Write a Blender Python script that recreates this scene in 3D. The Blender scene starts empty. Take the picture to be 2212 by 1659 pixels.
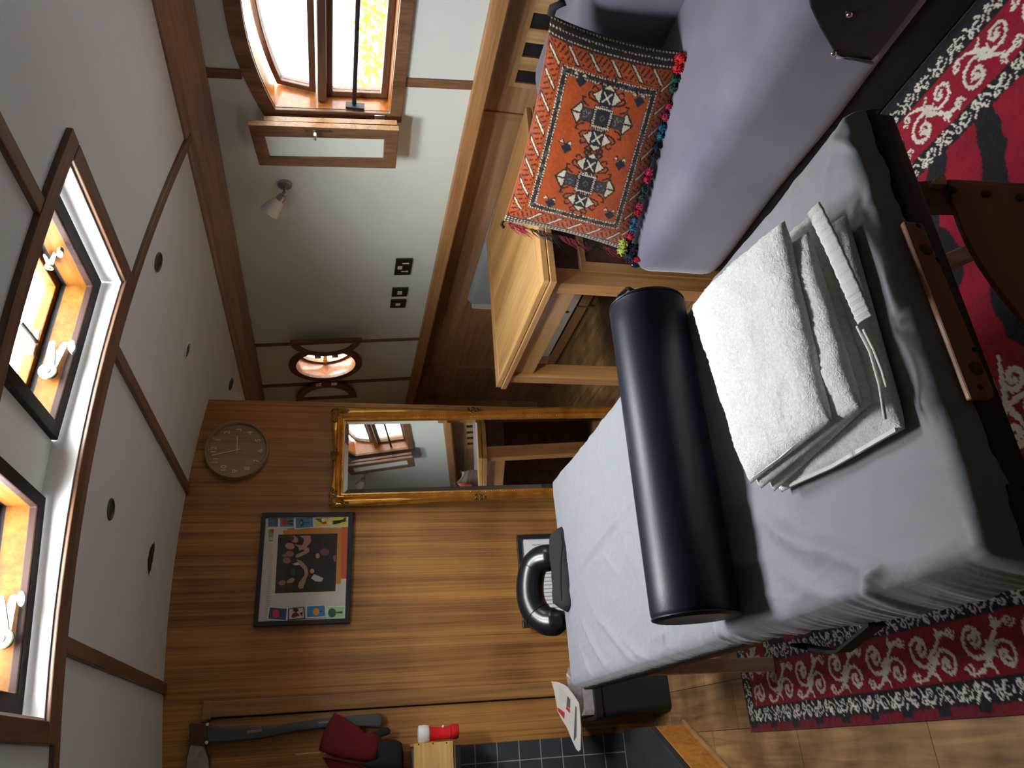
SKY, VT, LOOK, EXPO = 24.0, 'Standard', 'None', 1.45
HOR0, HOR1, HORC = .5, .8, (.4, .42, .42, 1)
SUNLO, SUNHI = .55, 1.45
WTINT = .55
MIR_LEAN, MIR_ROLL, MIR_YAW = .135, 0.0, 0.0
import bpy, bmesh, math, random
import numpy as np
from mathutils import Vector, Matrix, noise as mnoise
random.seed(7)
S = bpy.context.scene
COL = S.collection
# ------------------------------------------------------------------ camera
RM = np.array([[-0.06866483, -0.21021718, -0.97524042],
               [-0.90056753, 0.43367468, -0.03007315],
               [0.42925897, 0.87620489, -0.21909297]])
FPX = 1641.91
EYE = np.array([0.0, 0.0, 1.49])
cam_d = bpy.data.cameras.new('camera')
cam = bpy.data.objects.new('camera', cam_d)
COL.objects.link(cam)
cam_d.sensor_width = 36.0
cam_d.lens = FPX / 2212 * 36.0
cam_d.clip_start = 0.02
m = Matrix(((RM[0][0], -RM[1][0], -RM[2][0], EYE[0]),
            (RM[0][1], -RM[1][1], -RM[2][1], EYE[1]),
            (RM[0][2], -RM[1][2], -RM[2][2], EYE[2]), (0, 0, 0, 1)))
cam.matrix_world = m
S.camera = cam

# a surveyed point: where the line of sight of a photograph pixel meets a real plane
def pl(px, py, n, d):
    r = RM.T @ np.array([(px - 1106) / FPX, (py - 829.5) / FPX, 1.0])
    n = np.array(n, float)
    return Vector(EYE + r * ((d - n @ EYE) / (n @ r)))
WN, WD = (1, 0, .095), 2.398                     # the leaning upper right wall
def wl(px, py, off=0.0): return pl(px, py, WN, WD - off)
def xx(px, py, v): return pl(px, py, (1, 0, 0), v)
def yy(px, py, v): return pl(px, py, (0, 1, 0), v)
def zz(px, py, v): return pl(px, py, (0, 0, 1), v)
WIN = Vector((-1, 0, -.095)).normalized()        # wall normal into the room
WUP = Vector((-.095, 0, 1)).normalized()         # up along the wall
def wp(y, z, off=0.0):                           # point of the wall at height z
    return Vector((WD - .095 * z, y, z)) + WIN * off
def ceilz(x): return 2.205 - .085 * (x - .78) ** 2

# ------------------------------------------------------------------ materials
MATS = {}
def _new(name):
    mt = bpy.data.materials.new(name); mt.use_nodes = True
    nt = mt.node_tree
    return mt, nt, nt.nodes['Principled BSDF'], nt.nodes, nt.links
def srgb(r, g, b):
    f = lambda c: (c / 12.92 if c <= .04045 else ((c + .055) / 1.055) ** 2.4)
    return (f(r / 255), f(g / 255), f(b / 255), 1)
def plain(name, col, rough=.5, metal=0.0, noise=0.0, nscale=20, bump=0.0, bscale=200, spec=None, coat=0, sheen=0):
    mt, nt, p, N, L = _new(name)
    p.inputs['Roughness'].default_value = rough
    p.inputs['Metallic'].default_value = metal
    if spec is not None: p.inputs['Specular IOR Level'].default_value = spec
    if coat: p.inputs['Coat Weight'].default_value = coat
    if sheen:
        p.inputs['Sheen Weight'].default_value = sheen
    tc = N.new('ShaderNodeTexCoord')
    n1 = N.new('ShaderNodeTexNoise'); n1.inputs['Scale'].default_value = nscale; n1.inputs['Detail'].default_value = 5
    L.new(tc.outputs['Object'], n1.inputs['Vector'])
    mx = N.new('ShaderNodeMix'); mx.data_type = 'RGBA'
    k = noise
    mx.inputs[6].default_value = tuple(max(0, c * (1 - k)) for c in col[:3]) + (1,)
    mx.inputs[7].default_value = tuple(min(1, c * (1 + k)) for c in col[:3]) + (1,)
    L.new(n1.outputs['Fac'], mx.inputs[0]); L.new(mx.outputs[2], p.inputs['Base Color'])
    if bump:
        n2 = N.new('ShaderNodeTexNoise'); n2.inputs['Scale'].default_value = bscale; n2.inputs['Detail'].default_value = 3
        L.new(tc.outputs['Object'], n2.inputs['Vector'])
        b = N.new('ShaderNodeBump'); b.inputs['Strength'].default_value = bump; b.inputs['Distance'].default_value = .002
        L.new(n2.outputs['Fac'], b.inputs['Height']); L.new(b.outputs['Normal'], p.inputs['Normal'])
    return mt
def wood(name, dark, light, axis='Z', across=14, along=.7, rough=.45, bump=.15, coat=0.0, mid=.5, blotch=.25):
    mt, nt, p, N, L = _new(name)
    p.inputs['Roughness'].default_value = rough
    p.inputs['Coat Weight'].default_value = coat
    tc = N.new('ShaderNodeTexCoord'); mp = N.new('ShaderNodeMapping')
    sc = [across] * 3; sc['XYZ'.index(axis)] = along
    mp.inputs['Scale'].default_value = sc
    L.new(tc.outputs['Object'], mp.inputs['Vector'])
    n1 = N.new('ShaderNodeTexNoise'); n1.inputs['Scale'].default_value = 1.0; n1.inputs['Detail'].default_value = 7
    n1.inputs['Roughness'].default_value = .65; n1.inputs['Distortion'].default_value = .9
    L.new(mp.outputs[0], n1.inputs['Vector'])
    mp2 = N.new('ShaderNodeMapping'); sc2 = [across * 7] * 3; sc2['XYZ'.index(axis)] = along * 3
    mp2.inputs['Scale'].default_value = sc2
    L.new(tc.outputs['Object'], mp2.inputs['Vector'])
    n2 = N.new('ShaderNodeTexNoise'); n2.inputs['Scale'].default_value = 1.0; n2.inputs['Detail'].default_value = 4
    L.new(mp2.outputs[0], n2.inputs['Vector'])
    n3 = N.new('ShaderNodeTexNoise'); n3.inputs['Scale'].default_value = 2.2; n3.inputs['Detail'].default_value = 2
    L.new(tc.outputs['Object'], n3.inputs['Vector'])
    a = N.new('ShaderNodeMath'); a.operation = 'MULTIPLY_ADD'; a.inputs[1].default_value = .55
    L.new(n2.outputs['Fac'], a.inputs[0]); L.new(n1.outputs['Fac'], a.inputs[2])
    a2 = N.new('ShaderNodeMath'); a2.operation = 'MULTIPLY_ADD'; a2.inputs[1].default_value = blotch
    L.new(n3.outputs['Fac'], a2.inputs[0]); L.new(a.outputs[0], a2.inputs[2])
    cr = N.new('ShaderNodeValToRGB')
    dv_ = N.new('ShaderNodeMath'); dv_.operation = 'DIVIDE'; dv_.inputs[1].default_value = 1.55 + blotch; L.new(a2.outputs[0], dv_.inputs[0]); a2 = dv_
    c = .5; sp_ = .115
    cr.color_ramp.elements[0].position = c - sp_; cr.color_ramp.elements[0].color = dark
    cr.color_ramp.elements[1].position = c + sp_; cr.color_ramp.elements[1].color = light
    L.new(a2.outputs[0], cr.inputs['Fac']); L.new(cr.outputs['Color'], p.inputs['Base Color'])
    b = N.new('ShaderNodeBump'); b.inputs['Strength'].default_value = bump; b.inputs['Distance'].default_value = .001
    L.new(a.outputs[0], b.inputs['Height']); L.new(b.outputs['Normal'], p.inputs['Normal'])
    return mt
def painted(name, rough=.9, bump=.3, bscale=350, sheen=0.0):        # colour woven into the mesh, plus pile
    mt, nt, p, N, L = _new(name)
    p.inputs['Roughness'].default_value = rough
    p.inputs['Sheen Weight'].default_value = sheen
    p.inputs['Specular IOR Level'].default_value = .2
    at = N.new('ShaderNodeAttribute'); at.attribute_name = 'weave'
    tc = N.new('ShaderNodeTexCoord')
    n = N.new('ShaderNodeTexNoise'); n.inputs['Scale'].default_value = bscale; n.inputs['Detail'].default_value = 2
    L.new(tc.outputs['Object'], n.inputs['Vector'])
    mr = N.new('ShaderNodeMapRange'); mr.inputs[1].default_value = .3; mr.inputs[2].default_value = .7
    mr.inputs[3].default_value = .78; mr.inputs[4].default_value = 1.12
    L.new(n.outputs['Fac'], mr.inputs[0])
    mx = N.new('ShaderNodeMix'); mx.data_type = 'RGBA'; mx.blend_type = 'MULTIPLY'; mx.inputs[0].default_value = 1
    L.new(at.outputs['Color'], mx.inputs[6]); L.new(mr.outputs[0], mx.inputs[7])
    L.new(mx.outputs[2], p.inputs['Base Color'])
    b = N.new('ShaderNodeBump'); b.inputs['Strength'].default_value = bump; b.inputs['Distance'].default_value = .003
    L.new(n.outputs['Fac'], b.inputs['Height']); L.new(b.outputs['Normal'], p.inputs['Normal'])
    return mt
def pane(name, tint=(1, 1, 1, 1)):
    mt, nt, p, N, L = _new(name)
    N.remove(p); out = [n for n in N if n.type == 'OUTPUT_MATERIAL'][0]
    t = N.new('ShaderNodeBsdfTransparent'); t.inputs[0].default_value = tint
    g = N.new('ShaderNodeBsdfGlossy'); g.inputs['Roughness'].default_value = .02
    lw = N.new('ShaderNodeLayerWeight'); lw.inputs[0].default_value = .5
    pw = N.new('ShaderNodeMath'); pw.operation = 'POWER'; pw.inputs[1].default_value = 5; L.new(lw.outputs['Facing'], pw.inputs[0])
    f = N.new('ShaderNodeMath'); f.operation = 'MULTIPLY_ADD'; f.inputs[1].default_value = .6; f.inputs[2].default_value = .025; L.new(pw.outputs[0], f.inputs[0])
    mx = N.new('ShaderNodeMixShader'); L.new(f.outputs[0], mx.inputs[0])
    L.new(t.outputs[0], mx.inputs[1]); L.new(g.outputs[0], mx.inputs[2]); L.new(mx.outputs[0], out.inputs[0])
    return mt

# ------------------------------------------------------------------ mesh building
class MB:
    def __init__(s): s.v = []; s.f = []; s.c = None
    def add(s, vs, fs):
        o = len(s.v); s.v += [tuple(v) for v in vs]; s.f += [tuple(i + o for i in f) for f in fs]; return s
    def box(s, x0, x1, y0, y1, z0, z1):
        return s.par((x0, y0, z0), (x1 - x0, 0, 0), (0, y1 - y0, 0), (0, 0, z1 - z0))
    def par(s, o, a, b, c):
        o, a, b, c = map(Vector, (o, a, b, c))
        vs = [o, o + a, o + a + b, o + b, o + c, o + a + c, o + a + b + c, o + b + c]
        return s.add(vs, [(3, 2, 1, 0), (4, 5, 6, 7), (0, 1, 5, 4), (1, 2, 6, 5), (2, 3, 7, 6), (3, 0, 4, 7)])
    def prism(s, pts, vec):
        pts = [Vector(p) for p in pts]; vec = Vector(vec); n = len(pts)
        return s.add(pts + [p + vec for p in pts],
                     [tuple(range(n))[::-1], tuple(range(n, 2 * n))] + [(i, (i + 1) % n, n + (i + 1) % n, n + i) for i in range(n)])
    def poly(s, pts): return s.add(pts, [tuple(range(len(pts)))])
    def ring(s, outer, inner, vec):            # frame between two loops of equal length, given depth
        n = len(outer); vec = Vector(vec)
        O = [Vector(p) for p in outer]; I = [Vector(p) for p in inner]
        vs = O + I + [p + vec for p in O] + [p + vec for p in I]; fs = []
        for i in range(n):
            j = (i + 1) % n
            fs += [(i, j, n + j, n + i), (2 * n + i, 3 * n + i, 3 * n + j, 2 * n + j), (i, 2 * n + i, 2 * n + j, j), (n + i, n + j, 3 * n + j, 3 * n + i)]
        return s.add(vs, fs)
    def tube(s, path, r, n=10, closed=False, flat=1.0, up=(0, 0, 1), cap=True):
        path = [Vector(p) for p in path]; k = len(path); up = Vector(up)
        rs = r if hasattr(r, '__len__') else [r] * k
        vs = []; fs = []
        for i, p in enumerate(path):
            if closed: t = path[(i + 1) % k] - path[i - 1]
            else: t = path[min(i + 1, k - 1)] - path[max(i - 1, 0)]
            t.normalize()
            u = t.cross(up)
            if u.length < 1e-4: u = t.cross(Vector((1, 0, .01)))
            u.normalize(); w = u.cross(t).normalized()
            for q in range(n):
                a = 2 * math.pi * q / n
                vs.append(p + u * math.cos(a) * rs[i] + w * math.sin(a) * rs[i] * flat)
        for i in range(k if closed else k - 1):
            for q in range(n):
                a, b = i * n + q, i * n + (q + 1) % n
                c, d = ((i + 1) % k) * n + (q + 1) % n, ((i + 1) % k) * n + q
                fs.append((a, b, c, d))
        if not closed and cap: fs += [tuple(range(n))[::-1], tuple(range((k - 1) * n, k * n))]
        return s.add(vs, fs)
    def lathe(s, prof, o, ax, n=28):           # profile of (radius, height) about an axis
        o = Vector(o); ax = Vector(ax).normalized()
        u = ax.cross(Vector((0, 0, 1)))
        if u.length < 1e-3: u = ax.cross(Vector((1, 0, 0)))
        u.normalize(); w = ax.cross(u); vs = []; fs = []
        for r, h in prof:
            for q in range(n):
                a = 2 * math.pi * q / n
                vs.append(o + ax * h + (u * math.cos(a) + w * math.sin(a)) * r)
        for i in range(len(prof) - 1):
            for q in range(n):
                fs.append((i * n + q, i * n + (q + 1) % n, (i + 1) * n + (q + 1) % n, (i + 1) * n + q))
        fs += [tuple(range(n))[::-1], tuple(range((len(prof) - 1) * n, len(prof) * n))]
        return s.add(vs, fs)
    def grid(s, fn, nu, nv, flip=False):
        vs = [fn(i / (nu - 1), j / (nv - 1)) for j in range(nv) for i in range(nu)]
        fs = []
        for j in range(nv - 1):
            for i in range(nu - 1):
                a = j * nu + i; q = (a, a + 1, a + nu + 1, a + nu)
                fs.append(q[::-1] if flip else q)
        return s.add(vs, fs)
    def ball(s, c, r, nu=12, nv=8, sq=(1, 1, 1)):
        c = Vector(c); vs = []; fs = []
        for j in range(nv + 1):
            t = math.pi * j / nv
            for i in range(nu):
                a = 2 * math.pi * i / nu
                vs.append(c + Vector((r * sq[0] * math.sin(t) * math.cos(a), r * sq[1] * math.sin(t) * math.sin(a), r * sq[2] * math.cos(t))))
        for j in range(nv):
            for i in range(nu): fs.append((j * nu + i, j * nu + (i + 1) % nu, (j + 1) * nu + (i + 1) % nu, (j + 1) * nu + i))
        return s.add(vs, fs)
    def build(s, name, mat, parent=None, smooth=False, bevel=0, seg=2, clean=True, sub=0):
        off = Vector((0, 0, 0))
        if parent is not None:
            q = parent
            while q.parent: q = q.parent
            off = q.location
        me = bpy.data.meshes.new(name)
        me.from_pydata([(v[0] - off.x, v[1] - off.y, v[2] - off.z) for v in s.v], [], s.f)
        if clean:
            bm = bmesh.new(); bm.from_mesh(me)
            bmesh.ops.remove_doubles(bm, verts=bm.verts, dist=1e-5)
            bmesh.ops.recalc_face_normals(bm, faces=bm.faces)
            bm.to_mesh(me); bm.free()
        if smooth is True:
            me.polygons.foreach_set('use_smooth', [True] * len(me.polygons))
        elif smooth:
            me.polygons.foreach_set('use_smooth', [True] * len(me.polygons))
            me.set_sharp_from_angle(angle=math.radians(smooth))
        me.materials.append(mat)
        o = bpy.data.objects.new(name, me); COL.objects.link(o)
        if parent is not None: o.parent = parent
        if bevel:
            b = o.modifiers.new('bevel', 'BEVEL'); b.width = bevel; b.segments = seg; b.limit_method = 'ANGLE'; b.angle_limit = math.radians(40)
            if seg > 2:
                me.polygons.foreach_set('use_smooth', [True] * len(me.polygons))
        if sub:
            b = o.modifiers.new('sub', 'SUBSURF'); b.levels = sub; b.render_levels = sub
        return o
def tag(o, label=None, cat=None, group=None, kind=None):
    if label: o['label'] = label
    if cat: o['category'] = cat
    if group: o['group'] = group
    if kind: o['kind'] = kind
    return o
def thing(name, label, cat, loc, group=None, kind=None):
    o = bpy.data.objects.new(name, None); COL.objects.link(o); o.location = loc
    o.empty_display_size = .05
    return tag(o, label, cat, group, kind)
def struct(name, loc=(0, 0, 0)):
    o = bpy.data.objects.new(name, None); COL.objects.link(o); o.location = loc; o['kind'] = 'structure'; return o
def copy_tree(o, parent=None):
    c = o.copy(); COL.objects.link(c)
    if parent is not None: c.parent = parent
    for ch in list(o.children): copy_tree(ch, c)
    return c
def arc(c, u, w, r0, a0, a1, n):
    return [Vector(c) + Vector(u) * (r0 * math.cos(a0 + (a1 - a0) * i / n)) + Vector(w) * (r0 * math.sin(a0 + (a1 - a0) * i / n)) for i in range(n + 1)]
def paint(o, cols, domain='POINT'):
    at = o.data.color_attributes.new('weave', 'FLOAT_COLOR', domain)
    buf = np.ones((len(cols), 4), np.float32); buf[:, :3] = cols
    at.data.foreach_set('color', buf.ravel())
def vnoise(x, y, s, seed=0.0):
    return np.array([mnoise.noise(Vector((a * s, b * s, seed))) for a, b in zip(x.ravel(), y.ravel())]).reshape(x.shape)
def hashn(x, y, seed=0):                       # smooth value noise, vectorised
    xi = np.floor(x).astype(np.int64); yi = np.floor(y).astype(np.int64); xf = x - xi; yf = y - yi
    def h(a, b):
        n = (a * 374761393 + b * 668265263 + seed * 974711) & 0x7fffffff
        n = ((n ^ (n >> 13)) * 1274126177) & 0x7fffffff
        return ((n ^ (n >> 16)) & 0xffff) / 65535.0
    u = xf * xf * (3 - 2 * xf); v = yf * yf * (3 - 2 * yf)
    return (h(xi, yi) * (1 - u) + h(xi + 1, yi) * u) * (1 - v) + (h(xi, yi + 1) * (1 - u) + h(xi + 1, yi + 1) * u) * v

# the palette
M = MATS
M['cream'] = plain('cream_panel', srgb(222, 230, 222), .55, noise=.03, nscale=8, bump=.25, bscale=260)
M['ceil'] = plain('ceiling_paint', srgb(212, 219, 219), .6, noise=.03, nscale=6, bump=.25, bscale=240)
M['white'] = plain('white_paint', srgb(225, 224, 220), .5)
M['trimwood'] = wood('trim_wood', srgb(84, 58, 42), srgb(126, 92, 68), 'Y', 18, 1.2, .4, .1)
M['cornicewood'] = wood('cornice_wood', srgb(128, 104, 88), srgb(168, 142, 122), 'Y', 18, 1.2, .4, .1)
M['trimwoodx'] = wood('trim_wood_across', srgb(84, 58, 42), srgb(126, 92, 68), 'X', 18, 1.2, .4, .1)
M['trimwoodz'] = wood('trim_wood_up', srgb(92, 64, 44), srgb(142, 104, 74), 'Z', 18, 1.2, .4, .1)
M['veneer'] = wood('oak_veneer', srgb(98, 58, 26), srgb(196, 138, 68), 'Z', 30, .38, .5, .3, blotch=.7)
M['veneeredge'] = wood('oak_lipping', srgb(116, 78, 42), srgb(176, 126, 72), 'Z', 16, .8, .4, .1)
M['lowpanel'] = wood('hull_panel', srgb(134, 98, 66), srgb(182, 142, 102), 'Y', 10, .5, .45, .1)
M['lowstrip'] = wood('hull_strip', srgb(122, 86, 56), srgb(170, 128, 88), 'Z', 14, .6, .45, .1)
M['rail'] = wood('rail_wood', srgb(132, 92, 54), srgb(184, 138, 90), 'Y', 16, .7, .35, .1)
M['desk'] = wood('desk_oak', srgb(164, 116, 62), srgb(206, 162, 102), 'Y', 11, .5, .28, .08, coat=.3, blotch=.15)
M['deskx'] = wood('desk_oak_end', srgb(166, 118, 64), srgb(208, 164, 104), 'X', 11, .5, .3, .08, coat=.3, blotch=.15)
M['deskz'] = wood('desk_oak_leg', srgb(150, 102, 56), srgb(196, 148, 92), 'Z', 11, .5, .35, .08, blotch=.15)
M['darkwood'] = wood('dark_board', srgb(54, 32, 20), srgb(96, 60, 38), 'Y', 12, .6, .5, .1)
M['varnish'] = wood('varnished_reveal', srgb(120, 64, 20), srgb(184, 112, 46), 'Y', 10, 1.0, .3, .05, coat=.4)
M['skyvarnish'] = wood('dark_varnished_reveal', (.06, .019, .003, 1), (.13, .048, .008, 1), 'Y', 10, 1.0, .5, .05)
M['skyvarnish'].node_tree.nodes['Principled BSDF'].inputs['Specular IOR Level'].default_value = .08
M['black'] = plain('black_vinyl', (.008, .008, .009, 1), .5, noise=.2, bump=.1, bscale=400)
M['blackgloss'] = plain('black_leatherette', (.006, .006, .007, 1), .28, bump=.06, bscale=300)
M['blackfab'] = plain('black_cloth', (.006, .006, .0065, 1), .85, noise=.3, nscale=60, bump=.4, bscale=900)
M['chrome'] = plain('brushed_steel', (.75, .75, .76, 1), .22, 1.0)
M['dullmetal'] = plain('pewter', (.42, .42, .42, 1), .38, 1.0)
M['iron'] = plain('black_iron', (.03, .03, .033, 1), .5, .6)
M['frameblack'] = plain('black_frame', (.012, .013, .014, 1), .4)
M['glass'] = pane('window_pane')
M['sideglass'] = pane('dimming_pane', (WTINT, WTINT, WTINT, 1))  # even grey tint added to the glass to dim daylight coming in
# ================================================================== the setting
# ---- floor: worn brown boards running fore and aft
def floor_mat():
    mt, nt, p, N, L = _new('worn_floor_boards')
    tc = N.new('ShaderNodeTexCoord'); sp = N.new('ShaderNodeSeparateXYZ'); cb = N.new('ShaderNodeCombineXYZ')
    L.new(tc.outputs['Object'], sp.inputs[0]); L.new(sp.outputs['Y'], cb.inputs['X']); L.new(sp.outputs['X'], cb.inputs['Y'])
    br = N.new('ShaderNodeTexBrick'); br.offset = .37
    br.inputs['Scale'].default_value = 1; br.inputs['Brick Width'].default_value = .62; br.inputs['Row Height'].default_value = .17
    br.inputs['Mortar Size'].default_value = .0014; br.inputs['Mortar Smooth'].default_value = .3; br.inputs['Bias'].default_value = 0
    br.inputs['Color1'].default_value = srgb(150, 118, 80); br.inputs['Color2'].default_value = srgb(178, 142, 100); br.inputs['Mortar'].default_value = srgb(52, 36, 24)
    L.new(cb.outputs[0], br.inputs['Vector'])
    mp = N.new('ShaderNodeMapping'); mp.inputs['Scale'].default_value = (30, 2.2, 30); L.new(tc.outputs['Object'], mp.inputs[0])
    n1 = N.new('ShaderNodeTexNoise'); n1.inputs['Scale'].default_value = 1; n1.inputs['Detail'].default_value = 8; n1.inputs['Distortion'].default_value = 1.2
    L.new(mp.outputs[0], n1.inputs['Vector'])
    n2 = N.new('ShaderNodeTexNoise'); n2.inputs['Scale'].default_value = 7; n2.inputs['Detail'].default_value = 6
    L.new(tc.outputs['Object'], n2.inputs['Vector'])
    cr = N.new('ShaderNodeValToRGB'); cr.color_ramp.elements[0].position = .3; cr.color_ramp.elements[0].color = (.42, .38, .34, 1)
    cr.color_ramp.elements[1].position = .6; cr.color_ramp.elements[1].color = (1, 1, 1, 1)
    L.new(n2.outputs['Fac'], cr.inputs[0])
    cr2 = N.new('ShaderNodeValToRGB'); cr2.color_ramp.elements[0].position = .3; cr2.color_ramp.elements[0].color = (.5, .46, .42, 1)
    cr2.color_ramp.elements[1].position = .7; cr2.color_ramp.elements[1].color = (1.1, 1.08, 1.0, 1)
    L.new(n1.outputs['Fac'], cr2.inputs[0])
    a = N.new('ShaderNodeMix'); a.data_type = 'RGBA'; a.blend_type = 'MULTIPLY'; a.inputs[0].default_value = .8
    L.new(br.outputs['Color'], a.inputs[6]); L.new(cr.outputs[0], a.inputs[7])
    b = N.new('ShaderNodeMix'); b.data_type = 'RGBA'; b.blend_type = 'MULTIPLY'; b.inputs[0].default_value = .9
    L.new(a.outputs[2], b.inputs[6]); L.new(cr2.outputs[0], b.inputs[7]); L.new(b.outputs[2], p.inputs['Base Color'])
    p.inputs['Roughness'].default_value = .42
    bp = N.new('ShaderNodeBump'); bp.inputs['Strength'].default_value = .2; bp.inputs['Distance'].default_value = .002
    L.new(n1.outputs['Fac'], bp.inputs['Height']); L.new(bp.outputs[0], p.inputs['Normal'])
    return mt
o = MB().box(-1.0, 2.6, -1.85, 5.3, -.06, 0).build('floor', floor_mat()); tag(o, kind='structure')

# ---- cambered ceiling with the opening of the roof light
OX0, OX1, OY0, OY1 = .135, 1.39, 1.65, 2.2
xs = sorted(set([-1.0 + i * .1 for i in range(1, 32)] + [-1.0, OX0, OX1, 2.13]))
xs = [x for x in xs if x <= 2.13]
ys = [-1.85, OY0, OY1, 3.7, 5.3]
mb = MB()
for x0, x1 in zip(xs, xs[1:]):
    for y0, y1 in zip(ys, ys[1:]):
        if OX0 - 1e-6 <= x0 and x1 <= OX1 + 1e-6 and y0 == OY0: continue
        a, b = ceilz(x0), ceilz(x1)
        mb.add([(x0, y0, a), (x1, y0, b), (x1, y1, b), (x0, y1, a), (x0, y0, a + .03), (x1, y0, b + .03), (x1, y1, b + .03), (x0, y1, a + .03)],
               [(0, 1, 2, 3), (7, 6, 5, 4), (0, 4, 5, 1), (2, 6, 7, 3), (1, 5, 6, 2), (0, 3, 7, 4)])
tag(mb.build('ceiling', M['ceil'], clean=False), kind='structure')
def cstrip(x0, x1, y0, y1, t, name, mat, parent=None, n=14, wob=0):
    mb = MB(); N_ = max(1, n)
    for i in range(N_):
        a, b = x0 + (x1 - x0) * i / N_, x0 + (x1 - x0) * (i + 1) / N_
        za, zb = ceilz(a), ceilz(b)
        mb.add([(a, y0, za - t), (b, y0, zb - t), (b, y1, zb - t), (a, y1, za - t), (a, y0, za + .004), (b, y0, zb + .004), (b, y1, zb + .004), (a, y1, za + .004)],
               [(0, 1, 2, 3), (7, 6, 5, 4), (0, 4, 5, 1), (2, 6, 7, 3), (1, 5, 6, 2), (0, 3, 7, 4)])
    o = mb.build(name, mat, parent, bevel=.003)
    if parent is None: o['kind'] = 'structure'
    return o
cstrip(-1, 2.09, 2.262, 2.302, .014, 'trim_1', M['trimwoodx'], n=30)
cstrip(1.18, 1.222, -1.8, 1.592, .014, 'trim_2', M['trimwood'], n=1)
cstrip(1.18, 1.222, 2.303, 3.7, .014, 'trim_3', M['trimwood'], n=1)
cstrip(.298, .344, 2.303, 3.7, .014, 'trim_4', M['trimwood'], n=1)
cstrip(.298, .344, -1.8, 1.592, .014, 'trim_5', M['trimwood'], n=1)
tr = struct('trim_6', (.76, 1.93, 2.18))                       # moulding round the roof light
cstrip(OX0 - .055, OX1 + .055, OY1 + .003, OY1 + .058, .016, 'moulding', M['trimwoodx'], tr, 14)
cstrip(OX0 - .055, OX1 + .055, OY0 - .058, OY0 - .003, .016, 'moulding', M['trimwoodx'], tr, 14)
cstrip(OX1 + .003, OX1 + .055, OY0, OY1, .0162, 'moulding', M['trimwood'], tr, 1)
cstrip(OX0 - .055, OX0 - .003, OY0, OY1, .0162, 'moulding', M['trimwood'], tr, 1)

# ---- roof light: white coaming, two shallow flaps either side of a ridge
RZ, SZR, SZL = 2.276, 2.242, 2.232
cm = struct('trim_7', (.76, 1.93, 2.2))
mb = MB()
T = .02
def cz(x): return ceilz(x) + .004
mb.par((OX1 - .004, OY0 - T, cz(OX1) - .008), (T, 0, 0), (0, OY1 - OY0 + 2 * T, 0), (0, 0, .14))
mb.par((OX0 - T + .004, OY0 - T, cz(OX0) - .008), (T, 0, 0), (0, OY1 - OY0 + 2 * T, 0), (0, 0, .14))
for y in (OY0 - T + .004, OY1 - .004):
    for i in range(10):
        xa, xb_ = OX0 + (OX1 - OX0) * i / 10, OX0 + (OX1 - OX0) * (i + 1) / 10
        mb.prism([(xa, y, cz(xa) - .008), (xb_, y, cz(xb_) - .008), (xb_, y, 2.33), (xa, y, 2.33)], (0, T, 0))
mb.build('coaming', M['white'], cm)
mb = MB(); mb.box(.69, .855, OY0, OY1, RZ - .004, RZ + .03)
mb.build('ridge_panel', M['cream'], cm)
def flap(nm, xr, xs_, zr, zs):
    root = struct(nm, ((xr + xs_) / 2, 1.93, 2.25))
    def P(x, y, h=0.0):
        return Vector((x, y, zr + (zs - zr) * (x - xr) / (xs_ - xr) + h))
    w = .05 if xs_ > xr else -.05
    xi0, xi1 = xr + w * .8, xs_ - w
    y0, y1, i0, i1 = OY0 + .007, OY1 - .007, OY0 + .06, OY1 - .06
    out = [P(xr, y0, -.02), P(xs_, y0, -.02), P(xs_, y1, -.02), P(xr, y1, -.02)]
    inn = [P(xi0, i0, -.02), P(xi1, i0, -.02), P(xi1, i1, -.02), P(xi0, i1, -.02)]
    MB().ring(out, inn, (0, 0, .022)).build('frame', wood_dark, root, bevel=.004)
    # varnished reveal
    e = w * .4
    out = [P(xi0 - e, i0 - .02), P(xi1 + e, i0 - .02), P(xi1 + e, i1 + .02), P(xi0 - e, i1 + .02)]
    inn = [P(xi0 - w * .02, i0 - .001), P(xi1 + w * .02, i0 - .001), P(xi1 + w * .02, i1 + .001), P(xi0 - w * .02, i1 + .001)]
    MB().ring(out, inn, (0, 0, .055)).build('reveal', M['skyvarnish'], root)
    # opening sash a little above
    q = .072
    so = [P(xi0 - e, i0 - .02, q), P(xi1 + e, i0 - .02, q), P(xi1 + e, i1 + .02, q), P(xi0 - e, i1 + .02, q)]
    si = [P(xi0 + w * .35, i0 + .016, q), P(xi1 - w * .4, i0 + .016, q), P(xi1 - w * .4, i1 - .018, q), P(xi0 + w * .35, i1 - .018, q)]
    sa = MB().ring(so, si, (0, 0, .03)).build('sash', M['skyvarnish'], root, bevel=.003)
    MB().prism([p + Vector((0, 0, .012)) for p in si], (0, 0, .005)).build('pane', M['glass'], sa)
    # brush seal between frame and sash
    MB().ring([P(xi0 - e, i0 - .02, .056), P(xi1 + e, i0 - .02, .056), P(xi1 + e, i1 + .02, .056), P(xi0 - e, i1 + .02, .056)],
              [P(xi0 - w * .1, i0 - .005, .056), P(xi1 + w * .1, i0 - .005, .056), P(xi1 + w * .1, i1 + .005, .056), P(xi0 - w * .1, i1 + .005, .056)], (0, 0, .016)).build('seal', M['blackfab'], root)
    return root, P, (xi0, xi1, i0, i1)
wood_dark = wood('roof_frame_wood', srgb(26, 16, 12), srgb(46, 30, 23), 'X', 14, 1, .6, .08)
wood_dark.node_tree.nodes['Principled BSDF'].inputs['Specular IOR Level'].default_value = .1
M['ivory'] = plain('ivory_enamel', srgb(88, 88, 62), .4, noise=.05)
fl, PF, lim = flap('window_3', .855, OX1 - .008, RZ, SZR)
fr, PR, lim2 = flap('window_4', .69, OX0 + .008, RZ, SZL)
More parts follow.
